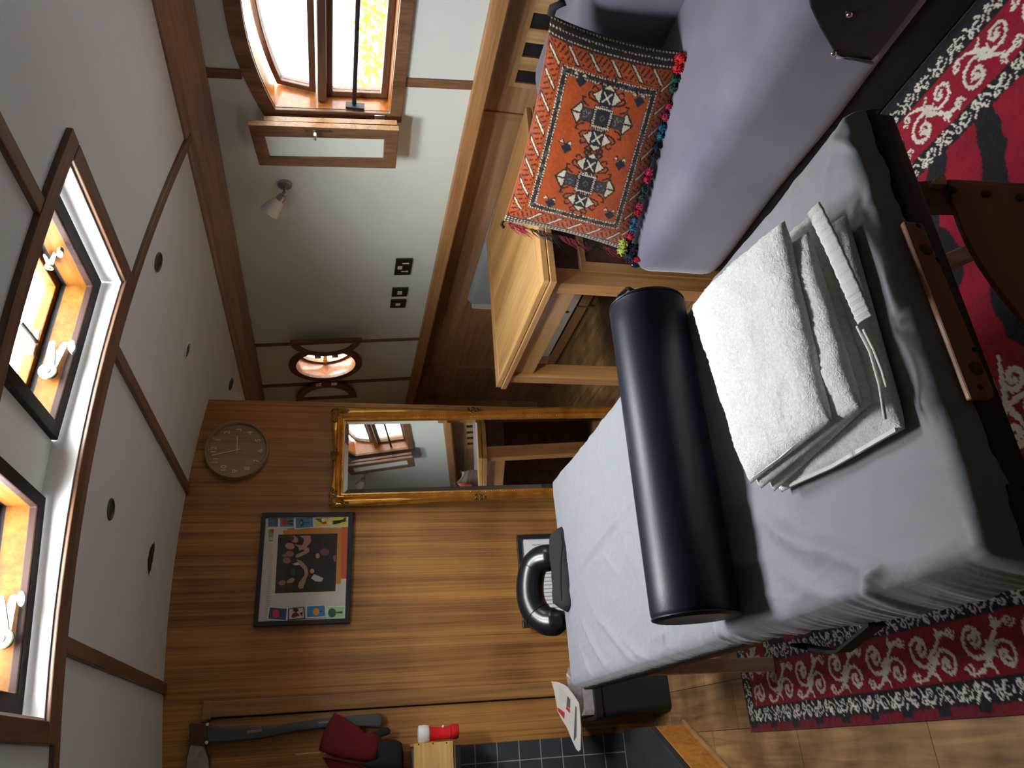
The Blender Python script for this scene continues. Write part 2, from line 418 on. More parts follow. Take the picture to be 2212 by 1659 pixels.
def stay(root, plane, nrm, c, r, ends, br, sw):
    nrm = Vector(nrm)
    C0 = plane(*c); e = (plane(c[0] + r, c[1]) - C0).length
    mb = MB()
    mb.lathe([(e, 0), (e, .006), (e * .9, .008), (e * .35, .008), (e * .32, .011), (0.0005, .011)], C0 + nrm * .004, nrm, 24)
    mb.lathe([(e * .95, 0), (e * .95, .005), (0.0005, .005)], C0 - nrm * .003, nrm, 24)
    for k, q in enumerate(ends):
        Q = plane(*q); d = (Q - C0); L_ = d.length; d.normalize(); s = d.cross(nrm).normalized()
        w0, w1 = e * .62, e * .36
        pts = [C0 + s * w0, C0 + d * L_ + s * w1] + [C0 + d * (L_ + w1 * math.sin(t)) + s * w1 * math.cos(t) for t in (.8, 1.57, 2.34)] + [C0 + d * L_ - s * w1, C0 - s * w0]
        mb.prism([p - nrm * .003 * (k - .5) for p in pts], nrm * .004)
    o = mb.build('hinge_arm', M['ivory'], root, smooth=30)
    B = plane(*br); u = (plane(br[0], br[1] + sw) - B); w = u.normalized().cross(nrm) * u.length * .45
    MB().prism([B + u * math.cos(t) + w * math.sin(t) for t in [i * math.pi / 8 for i in range(16)]], nrm * .012).build('bracket', M['ivory'], o, smooth=30)
py = lambda a, b: yy(a, b, OY1 - .078)
stay(fl, py, (0, -1, 0), (105, 804), 21, [(114, 743), (140, 745)], (157, 752), 14)
stay(fr, py, (0, -1, 0), (7, 1381), 25, [(2, 1294), (29, 1292)], (49, 1295), 17)
pxx = lambda a, b: xx(a, b, OX1 - .075)
stay(fl, pxx, (-1, 0, 0), (108, 572), 10, [(119, 545), (97, 551)], (131, 541), 8)
MB().tube([zz(44, 696, 2.338), zz(93, 756, 2.338)], .006, 8).build('bar', M['iron'], fl, smooth=40)
mb = MB()
for c in ((80, 731), (70, 760)): p = zz(*c, 2.345); mb.box(p.x - .018, p.x + .018, p.y - .02, p.y + .02, p.z - .012, p.z + .004)
mb.build('bar_bracket', M['chrome'], fl, bevel=.002)

# ---- upper right wall, leaning inboard, with an arched window and a porthole
WY0, WY1, WZ0 = 1.36, 2.242, 1.338
def arch(y, k=0.0): return 1.842 - (y - 1.80) ** 2 / 2.5 + k
PC, PRAD = (4.37, 1.588), .182
def hole(y):
    if WY0 <= y <= WY1: return WZ0, arch(y)
    d = abs(y - PC[0])
    if d < PRAD: h = math.sqrt(PRAD * PRAD - d * d); return PC[1] - h, PC[1] + h
    return None
yb = [-1.85, 1.0] + [WY0 + (WY1 - WY0) * i / 22 for i in range(23)] + [3.0] + [PC[0] - PRAD * math.cos(math.pi * i / 26) for i in range(27)] + [5.3]
mb = MB(); THK = .035
def wallquad(ya, za, yb_, zb, yc, zc, yd, zd):
    A = [wp(ya, za), wp(yb_, zb), wp(yc, zc), wp(yd, zd)]
    mb.prism(A, -WIN * THK)
for a, b in zip(yb, yb[1:]):
    mid = (a + b) / 2; hm = hole(mid)
    if hm is None: wallquad(a, .97, b, .97, b, 2.07, a, 2.07)
    else:
        e = 1e-5
        ha = hole(a + e) or hm; hb = hole(b - e) or hm
        wallquad(a, .97, b, .97, b, hb[0], a, ha[0]); wallquad(a, ha[1], b, hb[1], b, 2.07, a, 2.07)
wr = struct('wall_right', (2.3, 2, .97))
mb.build('upper_panel', M['cream'], wr)
MB().box(2.4, 2.45, -1.85, 5.3, 0, 1.0).build('lower_panel', M['lowpanel'], wr)
def wbatten(y0, y1, z0, z1, t=.008):
    MB().prism([wp(y0, z0, -.002), wp(y1, z0, -.002), wp(y1, z1, -.002), wp(y0, z1, -.002)], WIN * t).build('batten', M['trimwoodz'], wr, bevel=.002)
wbatten(2.072, 2.114, .98, 1.285); wbatten(2.072, 2.114, 1.87, 2.0)
wbatten(4.084, 4.114, .98, 2.0); wbatten(4.632, 4.672, .98, 2.0)
MB().box(2.39, 2.401, 2.305, 2.345, 0, .97).build('batten', M['lowstrip'], wr, bevel=.002)
MB().box(2.39, 2.401, 4.64, 4.67, 0, .97).build('batten', M['lowstrip'], wr, bevel=.002)
# chair rail and cornice
tr = MB().prism([(2.296, -1.85, 1.034), (2.278, -1.85, 1.03), (2.276, -1.85, .974), (2.29, -1.85, .966), (2.42, -1.85, .966), (2.42, -1.85, 1.0), (2.32, -1.85, 1.034)], (0, 7.1, 0)).build('trim_8', M['rail'], bevel=.003)
tr['kind'] = 'structure'
tr = MB().prism([(2.045, -1.85, 2.085), (2.05, -1.85, 2.058), (2.075, -1.85, 2.052), (2.085, -1.85, 2.042), (2.178, -1.85, 2.002), (2.2, -1.85, 1.985), (2.27, -1.85, 1.985), (2.27, -1.85, 2.12), (2.045, -1.85, 2.12)], (0, 7.1, 0)).build('trim_9', M['cornicewood'], bevel=.002)
tr['kind'] = 'structure'

# ---- arched window
w1 = struct('window_1', wp(1.8, 1.55))
def archloop(y0, y1, zb, k, off, n=18):
    top = [wp(y1 + (y0 - y1) * i / n, arch(y1 + (y0 - y1) * i / n, k), off) for i in range(n + 1)]
    return [wp(y0, zb, off), wp(y1, zb, off)] + top
MB().ring(archloop(WY0 - .046, WY1 + .046, WZ0 - .048, .056, -.004), archloop(WY0, WY1, WZ0, 0, -.004), WIN * .02).build('casing', M['trimwoodz'], w1, bevel=.003)
MB().ring(archloop(WY0 - .02, WY1 + .02, WZ0 - .02, .02, .002), archloop(WY0 + .002, WY1 - .002, WZ0 + .002, -.002, .002), -WIN * .12).build('reveal', M['varnish'], w1)
SO = -.062
lower = [wp(WY0 + .002, WZ0 + .002, SO), wp(WY1 - .002, WZ0 + .002, SO), wp(WY1 - .002, 1.575, SO), wp(WY0 + .002, 1.575, SO)]
lin = [wp(WY0 + .035, WZ0 + .028, SO), wp(WY1 - .026, WZ0 + .028, SO), wp(WY1 - .026, 1.55, SO), wp(WY0 + .035, 1.55, SO)]
s1 = MB().ring(lower, lin, -WIN * .03).build('sash', M['trimwood'], w1, bevel=.003)
MB().prism([p - WIN * .012 for p in lin], -WIN * .005).build('pane', M['sideglass'], s1)
MB().prism([wp(WY0 + .002, 1.575, -.03), wp(WY1 - .002, 1.575, -.03), wp(WY1 - .002, 1.606, -.03), wp(WY0 + .002, 1.606, -.03)], -WIN * .06).build('transom', M['trimwood'], w1, bevel=.004)
ta = math.radians(15); UO = WUP * math.cos(ta) - WIN * math.sin(ta); NO = WIN * math.cos(ta) + WUP * math.sin(ta)
hinge0 = wp(0, 1.614, -.07)
def up(y, h, d=0.0): return Vector((hinge0.x, y, hinge0.z)) + UO * h + NO * d
def uploop(dy, hb, k, n=18):
    ya, yb_ = WY0 + dy, WY1 - dy
    return [up(ya, hb), up(yb_, hb)] + [up(yb_ + (ya - yb_) * i / n, arch(yb_ + (ya - yb_) * i / n, k) - 1.614) for i in range(n + 1)]
s2 = MB().ring(uploop(.008, 0, -.006), uploop(.03, .024, -.03), -NO * .03).build('sash', M['trimwood'], w1, bevel=.003)
MB().prism([p - NO * .012 for p in uploop(.03, .024, -.03)], -NO * .005).build('pane', M['sideglass'], s2)
MB().tube([wp(WY0 + .01, 1.472, -.02), wp(WY1 - .012, 1.472, -.02)], .0085, 10).build('stay_bar', M['iron'], w1, smooth=40)
MB().box(2.255, 2.285, WY1 - .012, WY1 - .001, 1.435, 1.505).build('bar_bracket', M['iron'], w1, bevel=.002)
# folded shutter swung back against the wall: two leaves
fq = [(535, 270), (862, 282), (855, 365), (560, 358)]; fi = [(572, 296), (830, 302), (828, 344), (583, 340)]
F1 = [wl(*p, .095) for p in fq]; I1 = [wl(*p, .095) for p in fi]
sh = MB().ring(F1, I1, -WIN * .022).build('shutter', M['trimwoodz'], w1, bevel=.004)
MB().prism([p - WIN * .008 for p in I1], -WIN * .008).build('panel', M['cream'], sh)
EYs = Vector((0, 1, 0))
F2 = [wl(*p, .066) + Vector((0, -.003, 0)) for p in [(570, 262), (858, 271), (852, 356), (583, 350)]]
I2 = [wl(*p, .066) + Vector((0, 0, 0)) for p in [(600, 285), (832, 293), (828, 336), (612, 332)]]
MB().ring(F2, I2, -WIN * .022).build('shutter', M['trimwoodz'], w1, bevel=.004)
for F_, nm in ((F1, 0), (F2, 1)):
    MB().prism([F_[0] + WIN * .001 - EYs * .002, F_[1] + WIN * .001 - EYs * .002, F_[1] - WIN * .0215 - EYs * .002, F_[0] - WIN * .0215 - EYs * .002], EYs * .0035).build('lit_edge_strip', M['rail'], w1)  # paler wood strip: window light on the leaf edge put into the colour
for cx_ in (634, 820):
    a = wl(cx_, 254, .02); mb = MB()
    for k in range(2):
        mb.prism([a + WUP * s * .02 + Vector((0, dy + k * .03, 0)) + WIN * (k * .03) for s, dy in ((-1, -.012), (1, -.012), (1, .016), (-1, .016))], WIN * .003)
    mb.tube([a + WUP * -.02 + Vector((0, .02, 0)) + WIN * .012, a + WUP * .02 + Vector((0, .02, 0)) + WIN * .012], .006, 8)
    mb.build('hinge', M['chrome'], w1, smooth=35)
a, b = wl(680, 284, .098), wl(716, 284, .098)
mb = MB().tube([a, b], .005, 8).tube([a, a + WIN * .02, a + WIN * .022 + Vector((0, .02, 0))], .006, 8)
mb.prism([a + WIN * -.002 + WUP * s * .006 * 1 + Vector((0, t, 0)) for s, t in ((-6, -.008), (6, -.008), (6, .006), (-6, .006))], WIN * .003)
mb.build('latch', M['chrome'], sh, smooth=35)

# ---- porthole with two half-round shutters
w2 = struct('window_2', wp(PC[0], PC[1]))
EY = Vector((0, 1, 0)); CP = wp(*PC)
def circ(c, r, n=40, u=EY, w=WUP): return [Vector(c) + u * (r * math.cos(2 * math.pi * i / n)) + w * (r * math.sin(2 * math.pi * i / n)) for i in range(n)]
MB().ring(circ(CP - WIN * .004, .224), circ(CP - WIN * .004, PRAD - .002), WIN * .022).build('casing', M['trimwoodz'], w2, bevel=.003)
MB().ring(circ(CP + WIN * .002, PRAD + .02), circ(CP + WIN * .002, PRAD - .0015), -WIN * .13).build('reveal', M['varnish'], w2, smooth=30)
MB().ring(circ(CP - WIN * .09, PRAD), circ(CP - WIN * .09, PRAD - .022), -WIN * .02).build('sash', M['trimwoodz'], w2)
MB().prism(circ(CP - WIN * .1, PRAD - .02), -WIN * .004).build('pane', M['sideglass'], w2)
MB().prism([CP - WIN * .085 + WUP * a + EY * b for a, b in ((-.012, -.18), (.012, -.18), (.012, .18), (-.012, .18))], -WIN * .02).build('transom', M['chrome'], w2)
def half_shutter(hy, sgn, ang, offn):
    # half disc hinged at the casing, straight edge away from the porthole
    d = EY * (sgn * math.cos(ang)) + WIN * math.sin(ang); nn = WIN * math.cos(ang) - EY * (sgn * math.sin(ang))
    H0 = wp(hy, PC[1], offn); R = .2
    def loop(r, cut, n=20):
        pts = [];
        a1 = math.acos(min(1, cut / r))
        c = H0 + d * R
        for i in range(n + 1):
            a = -math.pi / 2 + a1 * 0 + math.pi * i / n
            pts.append(c - d * max(r * math.cos(a), 0) + WUP * (r * math.sin(a)))
        return pts
    o_, i_ = loop(R + .0, 0), loop(R - .045, 0)
    i_ = [p - d * .03 if k in (0, 20) else p - d * (.03 * 0) for k, p in enumerate(i_)]
    i_ = [(p if (p - (H0 + d * R)).dot(d) < -.034 else p - d * ((p - (H0 + d * R)).dot(d) + .034)) for p in i_]
    s = MB().ring(o_, i_, -nn * .02).build('shutter', M['trimwoodz'], w2, bevel=.002)
    MB().prism([p - nn * .006 for p in i_], -nn * .008).build('panel', M['cream'], s)
    mb = MB()
    for k in (-.05, .05):
        mb.prism([H0 + WUP * (k + t) + d * u for t, u in ((-.018, -.02), (.018, -.02), (.018, .02), (-.018, .02))], nn * .004)
        mb.tube([H0 + WUP * (k - .018) + nn * .006, H0 + WUP * (k + .018) + nn * .006], .006, 8)
    mb.build('hinge', M['chrome'], w2, smooth=35)
half_shutter(PC[0] + .235, 1, math.radians(5), .035)
half_shutter(PC[0] - .235, -1, math.radians(3), .075)

# ---- far partition: veneered, with lipping, a door frame batten and a tiled hearth wall
FY = 3.7
wf = struct('wall_far', (.4, FY, 0))
def zc(x): return ceilz(x) + .01
mb = MB()
for x0, x1 in [(.2, .5), (.5, .8), (.8, 1.1), (1.1, 1.4), (1.4, 1.652)]:
    mb.prism([(x0, FY, 0), (x1, FY, 0), (x1, FY, zc(x1)), (x0, FY, zc(x0))], (0, .03, 0))
mb.build('panel', M['veneer'], wf)
MB().box(1.648, 1.674, FY - .003, FY + .033, 0, zc(1.67)).build('lipping', M['veneeredge'], wf, bevel=.003)
mb = MB()
for x0, x1, zb in [(.02, .2, 0), (-.3, .02, .955), (-.6, -.3, .955), (-1.0, -.6, .955)]:
    mb.prism([(x0, FY, zb), (x1, FY, zb), (x1, FY, zc(x1)), (x0, FY, zc(x0))], (0, .03, 0))
mb.build('panel', M['veneer'], wf)
MB().box(.196, .259, FY - .016, FY + .001, .0, 2.0).build('batten', M['veneeredge'], wf, bevel=.003)
MB().box(.18, .262, FY - .02, FY + .001, 1.985, 2.02).build('batten', M['veneeredge'], wf, bevel=.003)
MB().box(.190, .1985, FY - .002, FY + .001, 0, 2.0).build('gap', plain('shadow_gap', (.004, .003, .002, 1), .9), wf)
def tile_mat():
    mt, nt, p, N, L = _new('slate_tiles')
    tc = N.new('ShaderNodeTexCoord'); sp = N.new('ShaderNodeSeparateXYZ'); cb = N.new('ShaderNodeCombineXYZ')
    L.new(tc.outputs['Object'], sp.inputs[0]); L.new(sp.outputs['X'], cb.inputs['X']); L.new(sp.outputs['Z'], cb.inputs['Y'])
    mp = N.new('ShaderNodeMapping'); mp.inputs['Location'].default_value = (.038 + .02, .036, 0); L.new(cb.outputs[0], mp.inputs[0])
    br = N.new('ShaderNodeTexBrick'); br.offset = 0; br.inputs['Scale'].default_value = 1
    br.inputs['Brick Width'].default_value = .1; br.inputs['Row Height'].default_value = .1; br.inputs['Mortar Size'].default_value = .0022
    br.inputs['Color1'].default_value = srgb(46, 50, 56); br.inputs['Color2'].default_value = srgb(58, 62, 68); br.inputs['Mortar'].default_value = srgb(150, 148, 140)
    L.new(mp.outputs[0], br.inputs['Vector'])
    n = N.new('ShaderNodeTexNoise'); n.inputs['Scale'].default_value = 14; n.inputs['Detail'].default_value = 6; L.new(tc.outputs['Object'], n.inputs['Vector'])
    cr = N.new('ShaderNodeMapRange'); cr.inputs[3].default_value = .6; cr.inputs[4].default_value = 1.4; L.new(n.outputs['Fac'], cr.inputs[0])
    mx = N.new('ShaderNodeMix'); mx.data_type = 'RGBA'; mx.blend_type = 'MULTIPLY'; mx.inputs[0].default_value = 1
    L.new(br.outputs['Color'], mx.inputs[6]); L.new(cr.outputs[0], mx.inputs[7]); L.new(mx.outputs[2], p.inputs['Base Color'])
    p.inputs['Roughness'].default_value = .5
    return mt
MB().box(-1.0, .02, FY - .012, FY + .02, 0, .955).build('tile_panel', tile_mat(), wf)
# end of the passage beyond, and the parts of the cabin behind the camera
tag(MB().box(1.4, 2.6, 5.2, 5.26, 0, 2.2).build('wall_passage', M['lowpanel']), kind='structure')
tag(MB().box(1.60, 1.64, FY + .034, 5.2, 0, 2.14).build('wall_store', M['lowpanel']), kind='structure')
# ================================================================== massage table and what lies on it
M['leg'] = wood('beech_leg', srgb(186, 154, 124), srgb(224, 196, 166), 'Z', 12, .6, .4, .05, blotch=.1)
M['legy'] = wood('beech_rail', srgb(186, 154, 124), srgb(224, 196, 166), 'Y', 12, .6, .4, .05, blotch=.1)
M['brownply'] = wood('brown_ply', srgb(128, 84, 58), srgb(158, 108, 76), 'X', 8, .8, .45, .05, blotch=.1)
TX0, TX1, TY0, TY1, TZ = .172, .9, .79, 2.665, .70
mt_ = thing('massage_table', 'black padded folding massage table with pale wooden legs under the grey sheet', 'massage table', (.54, 1.7, 0))
MB().box(TX0 + .012, TX1 - .012, TY0 + .012, TY1 - .012, .625, .684).build('padded_top', M['black'], mt_, bevel=.03, seg=5)
MB().ring([(TX0 + .006, TY0 - .010, .605), (TX1 + .004, TY0 - .010, .605), (TX1 + .004, TY1, .605), (TX0 - .016, TY1, .605), (TX0 - .016, 1.55, .605), (TX0 + .006, 1.38, .605)],
          [(TX0 + .03, TY0 + .03, .605), (TX1 - .03, TY0 + .03, .605), (TX1 - .03, TY1 - .03, .605), (TX0 + .03, TY1 - .03, .605), (TX0 + .03, 1.55, .605), (TX0 + .03, 1.38, .605)], (0, 0, .05)).build('side_panel', M['black'], mt_, bevel=.006, seg=3)
LP = lambda a, b, o=0.0: pl(a, b, (0, 1, -.233), .72 - o)
# near right leg: beam, curved gusset plate with bolts, pale foot of the folding stay
n_ = Vector((0, 1, -.233)).normalized()
pts = [LP(1950, 392), LP(1950, 442), LP(2070, 442), LP(2300, 452), LP(2560, 470), LP(2560, 408), LP(2212, 394), LP(2060, 386)]
lg = MB().prism(pts, n_ * .03).build('leg', M['brownply'], mt_, bevel=.003)
pts = [LP(p[0], p[1], .012) for p in [(2048, 387), (2060, 440), (2074, 480), (2092, 522), (2120, 570), (2155, 620), (2212, 692), (2262, 752), (2330, 800), (2420, 830), (2420, 430), (2212, 404), (2120, 396)]]
pp = MB().prism(pts, n_ * .012).build('gusset_plate', M['brownply'], lg, bevel=.002)
for c in [(2057, 411), (2130, 419), (2203, 428), (2290, 440)]:
    MB().lathe([(.0075, 0), (.0075, .003), (.004, .005), (.0005, .005)], LP(c[0], c[1], .012), -n_, 14).build('bolt', M['darkwood'], lg, smooth=40)
MB().prism([LP(p[0], p[1], .014) for p in [(2011, 396), (2022, 382), (2036, 375), (2044, 380), (2047, 398), (2030, 397)]], n_ * .014).build('stay_end', M['leg'], lg, bevel=.002)
# near left leg (below the frame edge of the picture), far legs
def leg(x, y, dx, dy, w=.045, d=.026):
    a = Vector((x, y, .6)); b = Vector((x + dx, y + dy, .0135))
    return MB().add([a + Vector((-w / 2, -d / 2, 0)), a + Vector((w / 2, -d / 2, 0)), a + Vector((w / 2, d / 2, 0)), a + Vector((-w / 2, d / 2, 0)),
                     b + Vector((-w / 2, -d / 2, 0)), b + Vector((w / 2, -d / 2, 0)), b + Vector((w / 2, d / 2, 0)), b + Vector((-w / 2, d / 2, 0))],
                    [(0, 1, 2, 3), (7, 6, 5, 4), (0, 4, 5, 1), (1, 5, 6, 2), (2, 6, 7, 3), (3, 7, 4, 0)]).build('leg', M['leg'], mt_, bevel=.003)
leg(.24, .86, -.01, -.13); leg(.205, 2.53, -.012, -.012); leg(.865, 2.56, .01, .05)
# rails at the near end, brace
rl = MB().prism([yy(p[0], p[1], .768) for p in [(1952, 476), (1994, 482), (2010, 520), (2148, 842), (2150, 856), (2142, 861), (2099, 861), (2088, 833)]], (0, .011, 0)).build('end_rail', M['brownply'], mt_, bevel=.003)
for c in [(2000, 538), (2108, 795)]: MB().ball(yy(c[0], c[1], .768), .011, 14, 8, (1.0, .35, 1.0)).build('recess', M['darkwood'], rl, smooth=True)
for c in [(1984, 487), (2026, 560), (2105, 755), (2117, 835)]: MB().ball(yy(c[0], c[1], .768), .0045, 10, 6, (1, .4, 1)).build('bolt', M['iron'], rl, smooth=True)
a, b = yy(2041, 584, 1.0), yy(2140, 540, 1.0); d = (b - a)
MB().par(a - d * .8, d * 3.2, (0, .028, 0), Vector((.02, 0, .03))).build('brace', M['leg'], mt_, bevel=.003)
MB().box(TX0 + .06, TX1 - .06, 2.5, 2.526, .2, .245).build('stretcher', M['legy'], mt_, bevel=.003)
mb = MB().lathe([(.002, 0), (.014, .004), (.019, .012), (.02, .02), (.016, .028), (.006, .032)], yy(1922, 316, .86), (.8, -.5, .3), 18)
mb.tube([yy(1922, 316, .86), yy(1945, 312, .9)], .008, 10)
mb.build('knob', M['brownply'], mt_, smooth=40)
mb = MB().lathe([(.002, 0), (.016, .004), (.02, .012), (.02, .022), (.012, .03)], yy(2214, 1085, .80), (-.2, -1, .1), 18)
mb.build('knob', M['brownply'], mt_, smooth=40)
MB().box(.02 + TX0, TX0 + .17, 2.655, 2.70, .60, .66).build('socket_block', M['black'], mt_, bevel=.006)
# the black strap hanging below the left edge
path = [zz(1724, 1396, .60), zz(1760, 1404, .57), zz(1800, 1411, .55), zz(1822, 1410, .545), zz(1850, 1388, .57), zz(1895, 1352, .61)]
mb = MB()
for p, q in zip(path, path[1:]):
    mb.add([p + Vector((0, 0, .016)), q + Vector((0, 0, .016)), q - Vector((0, 0, .016)), p - Vector((0, 0, .016)),
            p + Vector((.006, 0, .016)), q + Vector((.006, 0, .016)), q + Vector((.006, 0, -.016)), p + Vector((.006, 0, -.016))],
           [(0, 1, 2, 3), (7, 6, 5, 4), (0, 4, 5, 1), (2, 6, 7, 3), (0, 3, 7, 4), (1, 5, 6, 2)])
mb.build('strap', M['blackfab'], mt_, smooth=40)

# ---- fitted sheet
def sheet_mat():
    mt, nt, p, N, L = _new('grey_sheet_cotton')
    tc = N.new('ShaderNodeTexCoord')
    n = N.new('ShaderNodeTexNoise'); n.inputs['Scale'].default_value = 26; n.inputs['Detail'].default_value = 6; n.inputs['Distortion'].default_value = 1.4
    mp = N.new('ShaderNodeMapping'); mp.inputs['Scale'].default_value = (1.0, .55, 1); L.new(tc.outputs['Object'], mp.inputs[0]); L.new(mp.outputs[0], n.inputs['Vector'])
    n2 = N.new('ShaderNodeTexNoise'); n2.inputs['Scale'].default_value = 900; L.new(tc.outputs['Object'], n2.inputs['Vector'])
    ad = N.new('ShaderNodeMath'); ad.operation = 'MULTIPLY_ADD'; ad.inputs[1].default_value = .04; L.new(n2.outputs['Fac'], ad.inputs[0]); L.new(n.outputs['Fac'], ad.inputs[2])
    b = N.new('ShaderNodeBump'); b.inputs['Strength'].default_value = .28; b.inputs['Distance'].default_value = .006
    L.new(ad.outputs[0], b.inputs['Height']); L.new(b.outputs[0], p.inputs['Normal'])
    p.inputs['Base Color'].default_value = srgb(126, 127, 133); p.inputs['Roughness'].default_value = .62
    p.inputs['Sheen Weight'].default_value = .25
    return mt
M['sheet'] = sheet_mat()
creases = []
def crease(a, b, h, w, sharp=1.0):
    A, B = zz(a[0], a[1], TZ), zz(b[0], b[1], TZ); creases.append((A.x, A.y, B.x, B.y, h, w, sharp))
for c in [((1245, 1238), (1378, 1066), .010, .016), ((1300, 1190), (1340, 1240), .004, .01), ((1640, 1110), (1762, 1200), .012, .022), ((1700, 1150), (1885, 1228), .010, .020),
          ((1905, 1222), (1880, 1248), .010, .009), ((1880, 1248), (1850, 1330), .013, .010), ((1762, 1130), (1722, 1095), .008, .02),
          ((1478, 650), (1640, 470), .008, .012), ((1600, 470), (1780, 280), .009, .012), ((1510, 640), (1560, 560), .005, .009), ((1530, 600), (1650, 590), .004, .007),
          ((1260, 1345), (1310, 1440), .010, .014), ((1290, 1330), (1395, 1455), .012, .016), ((1340, 1370), (1410, 1440), .009, .012), ((1255, 1400), (1285, 1475), .007, .01),
          ((1405, 1380), (1440, 1370), .005, .012), ((1545, 1350), (1558, 1400), .012, .007), ((1438, 1345), (1434, 1388), .008, .006), ((1580, 1360), (1592, 1392), .010, .010),
          ((1830, 250), (1880, 330), .010, .014), ((1800, 300), (1870, 322), .008, .010), ((1870, 330), (1905, 500), .007, .014), ((1920, 560), (1935, 640), .008, .012),
          ((1990, 830), (2010, 900), .007, .015), ((1220, 1110), (1300, 1060), .003, .012), ((1960, 1240), (2080, 1290), .010, .02), ((2100, 1120), (2130, 1230), .008, .018),
          ((1700, 1240), (1790, 1300), .007, .02), ((1790, 1290), (1850, 1320), .006, .012), ((1640, 1340), (1720, 1370), .007, .014)]:
    crease(*c)
NX, NY = 200, 440
HL, HR, HN, HF = .045, .06, .030, .05
def sheet_pt(i, j):
    sx = -HL + (TX1 - TX0 + HL + HR) * i; sy = -HN + (TY1 - TY0 + HN + HF) * j
    W, Ln = TX1 - TX0, TY1 - TY0; R = .03
    def fold(s, w):
        if s < 0: t = -s; return (0 + (R if False else 0) - .012 * (1 - math.exp(-t / .02)), t)
        if s > w: t = s - w; return (w + .012 * (1 - math.exp(-t / .02)), t)
        return s, 0.0
    x, dx = fold(sx, W); y, dy = fold(sy, Ln)
    drop = max(dx, dy) if min(dx, dy) == 0 else math.hypot(dx, dy) * .9
    ex = min(sx + HL, W + HR - sx); ey = min(sy + HN, Ln + HF - sy)
    z = TZ - drop
    inn = min(max(0, min(sx, W - sx)), max(0, min(sy, Ln - sy)))
    if drop == 0 and inn < R: z -= R * (1 - math.sqrt(max(0, 1 - (1 - inn / R) ** 2))) * .55
    elif drop > 0: z -= R * .55
    X, Y = x + TX0, y + TY0
    # big soft waves, finer wrinkles
    k = 1.0
    nz = mnoise.noise(Vector((X * 3.1, Y * 2.3, 1))) * .004 + mnoise.noise(Vector((X * 9, Y * 6, 5))) * .0022
    rd = 1 - abs(mnoise.noise(Vector((X * 7 + Y * 3, Y * 5 - X * 2, 9)))) * 2
    nz += max(0, rd - .55) * .006
    r2 = 1 - abs(mnoise.noise(Vector((X * 16 - Y * 5, Y * 9 + X * 4, 3)))) * 2.4
    nz += max(0, r2 - .6) * .0035 * (.4 + .6 * max(0, mnoise.noise(Vector((X * 2.5, Y * 2.5, 12))) + .4))
    for ax, ay, bx, by, h, w, s in creases:
        vx, vy = bx - ax, by - ay; L2 = vx * vx + vy * vy
        t = ((X - ax) * vx + (Y - ay) * vy) / L2
        tc_ = min(1, max(0, t)); ddx, ddy = X - ax - vx * tc_, Y - ay - vy * tc_
        d = math.hypot(ddx, ddy)
        if d < 4 * w:
            e = 1 - .55 * abs(2 * tc_ - 1)
            nz += h * e * math.exp(-(d / w) ** 2) * s
    z += nz
    # gathers towards the elastic hem
    if dx > 0 or (ex < .12 and sx < W / 2):
        g = math.exp(-(min(ex, .12)) / .05)
        q = .55 * mnoise.noise(Vector((Y * 22, 3, 7))) + .5 * mnoise.noise(Vector((Y * 70, 8, 1)))
        X += (q * .007 - .002) * g * (1 if sx < W / 2 else -.5)
        if dx > 0: z += q * .006 * g
    if dy > 0 or (ey < .1 and sy < Ln / 2):
        g = math.exp(-(min(ey, .12)) / .05)
        q = .4 * mnoise.noise(Vector((X * 16, 6, 2))) + .25 * mnoise.noise(Vector((X * 50, 2, 4)))
        Y += q * .008 * g * (1 if sy < Ln / 2 else -1)
        if dy > 0: z += q * .004 * g
        if dy > 0 and sx < .2: z -= .05 * min(1, dy / HN) * math.exp(-(max(sx, 0) / .07) ** 2)
    if sx < 0: # the hem sags on the near left
        sag = .05 * math.exp(-((Y - 1.05) / .24) ** 2) + .055 * math.exp(-((Y - .78) / .12) ** 2)
        z -= sag * min(1, dx / HL); X -= .018 * math.exp(-((Y - 1.0) / .3) ** 2) * min(1, dx / HL)
    return Vector((X, Y, z))
sh_ = MB().grid(sheet_pt, NX, NY).build('fitted_sheet', M['sheet'], None, smooth=True, clean=False)
tag(sh_, 'rumpled pale grey fitted sheet stretched over the massage table', 'bed sheet')

# ---- navy bolster
A, B, R = Vector((.199, 1.437, .794)), Vector((.917, 1.423, .794)), .0885
ax = (B - A); Ln = ax.length; ax.normalize()
bo = thing('bolster', 'long dark navy vinyl bolster lying across the grey sheet', 'bolster', (.558, 1.43, .705))
prof = [(.0005, .004), (R * .5, .003), (R * .8, .001), (R * .9, .001), (R * .96, .006), (R, .016)] + [(R, Ln * t) for t in (.1, .3, .5, .7, .9)] + [(R, Ln - .016), (R * .96, Ln - .006), (R * .9, Ln - .001), (R * .8, Ln - .001), (R * .5, Ln - .003), (.0005, Ln - .004)]
M['navy'] = plain('navy_vinyl', srgb(12, 19, 34), .4, noise=.15, nscale=9, bump=.12, bscale=420, spec=.42)
MB().lathe(prof, A, ax, 56).build('cover', M['navy'], bo, smooth=50)
for c, s in ((A, 1), (B, -1)):
    mb = MB(); u = ax.cross(Vector((0, 0, 1))).normalized(); w = u.cross(ax)
    mb.tube([c + ax * (.006 * s) + u * R * .965 * math.cos(t) + w * R * .965 * math.sin(t) for t in [i * math.pi / 24 for i in range(48)]], .0028, 6, closed=True, up=ax)
    mb.build('piping', M['navy'], bo, smooth=True)
pth = [B + ax * d + Vector((0, y, z)) for d, y, z in ((.002, -.05, .05), (.02, -.035, .056), (.022, .0, .062), (.002, .03, .068))]
MB().tube(pth, .009, 8, flat=.25, up=(1, 0, .3)).build('strap', M['blackfab'], bo, smooth=True)

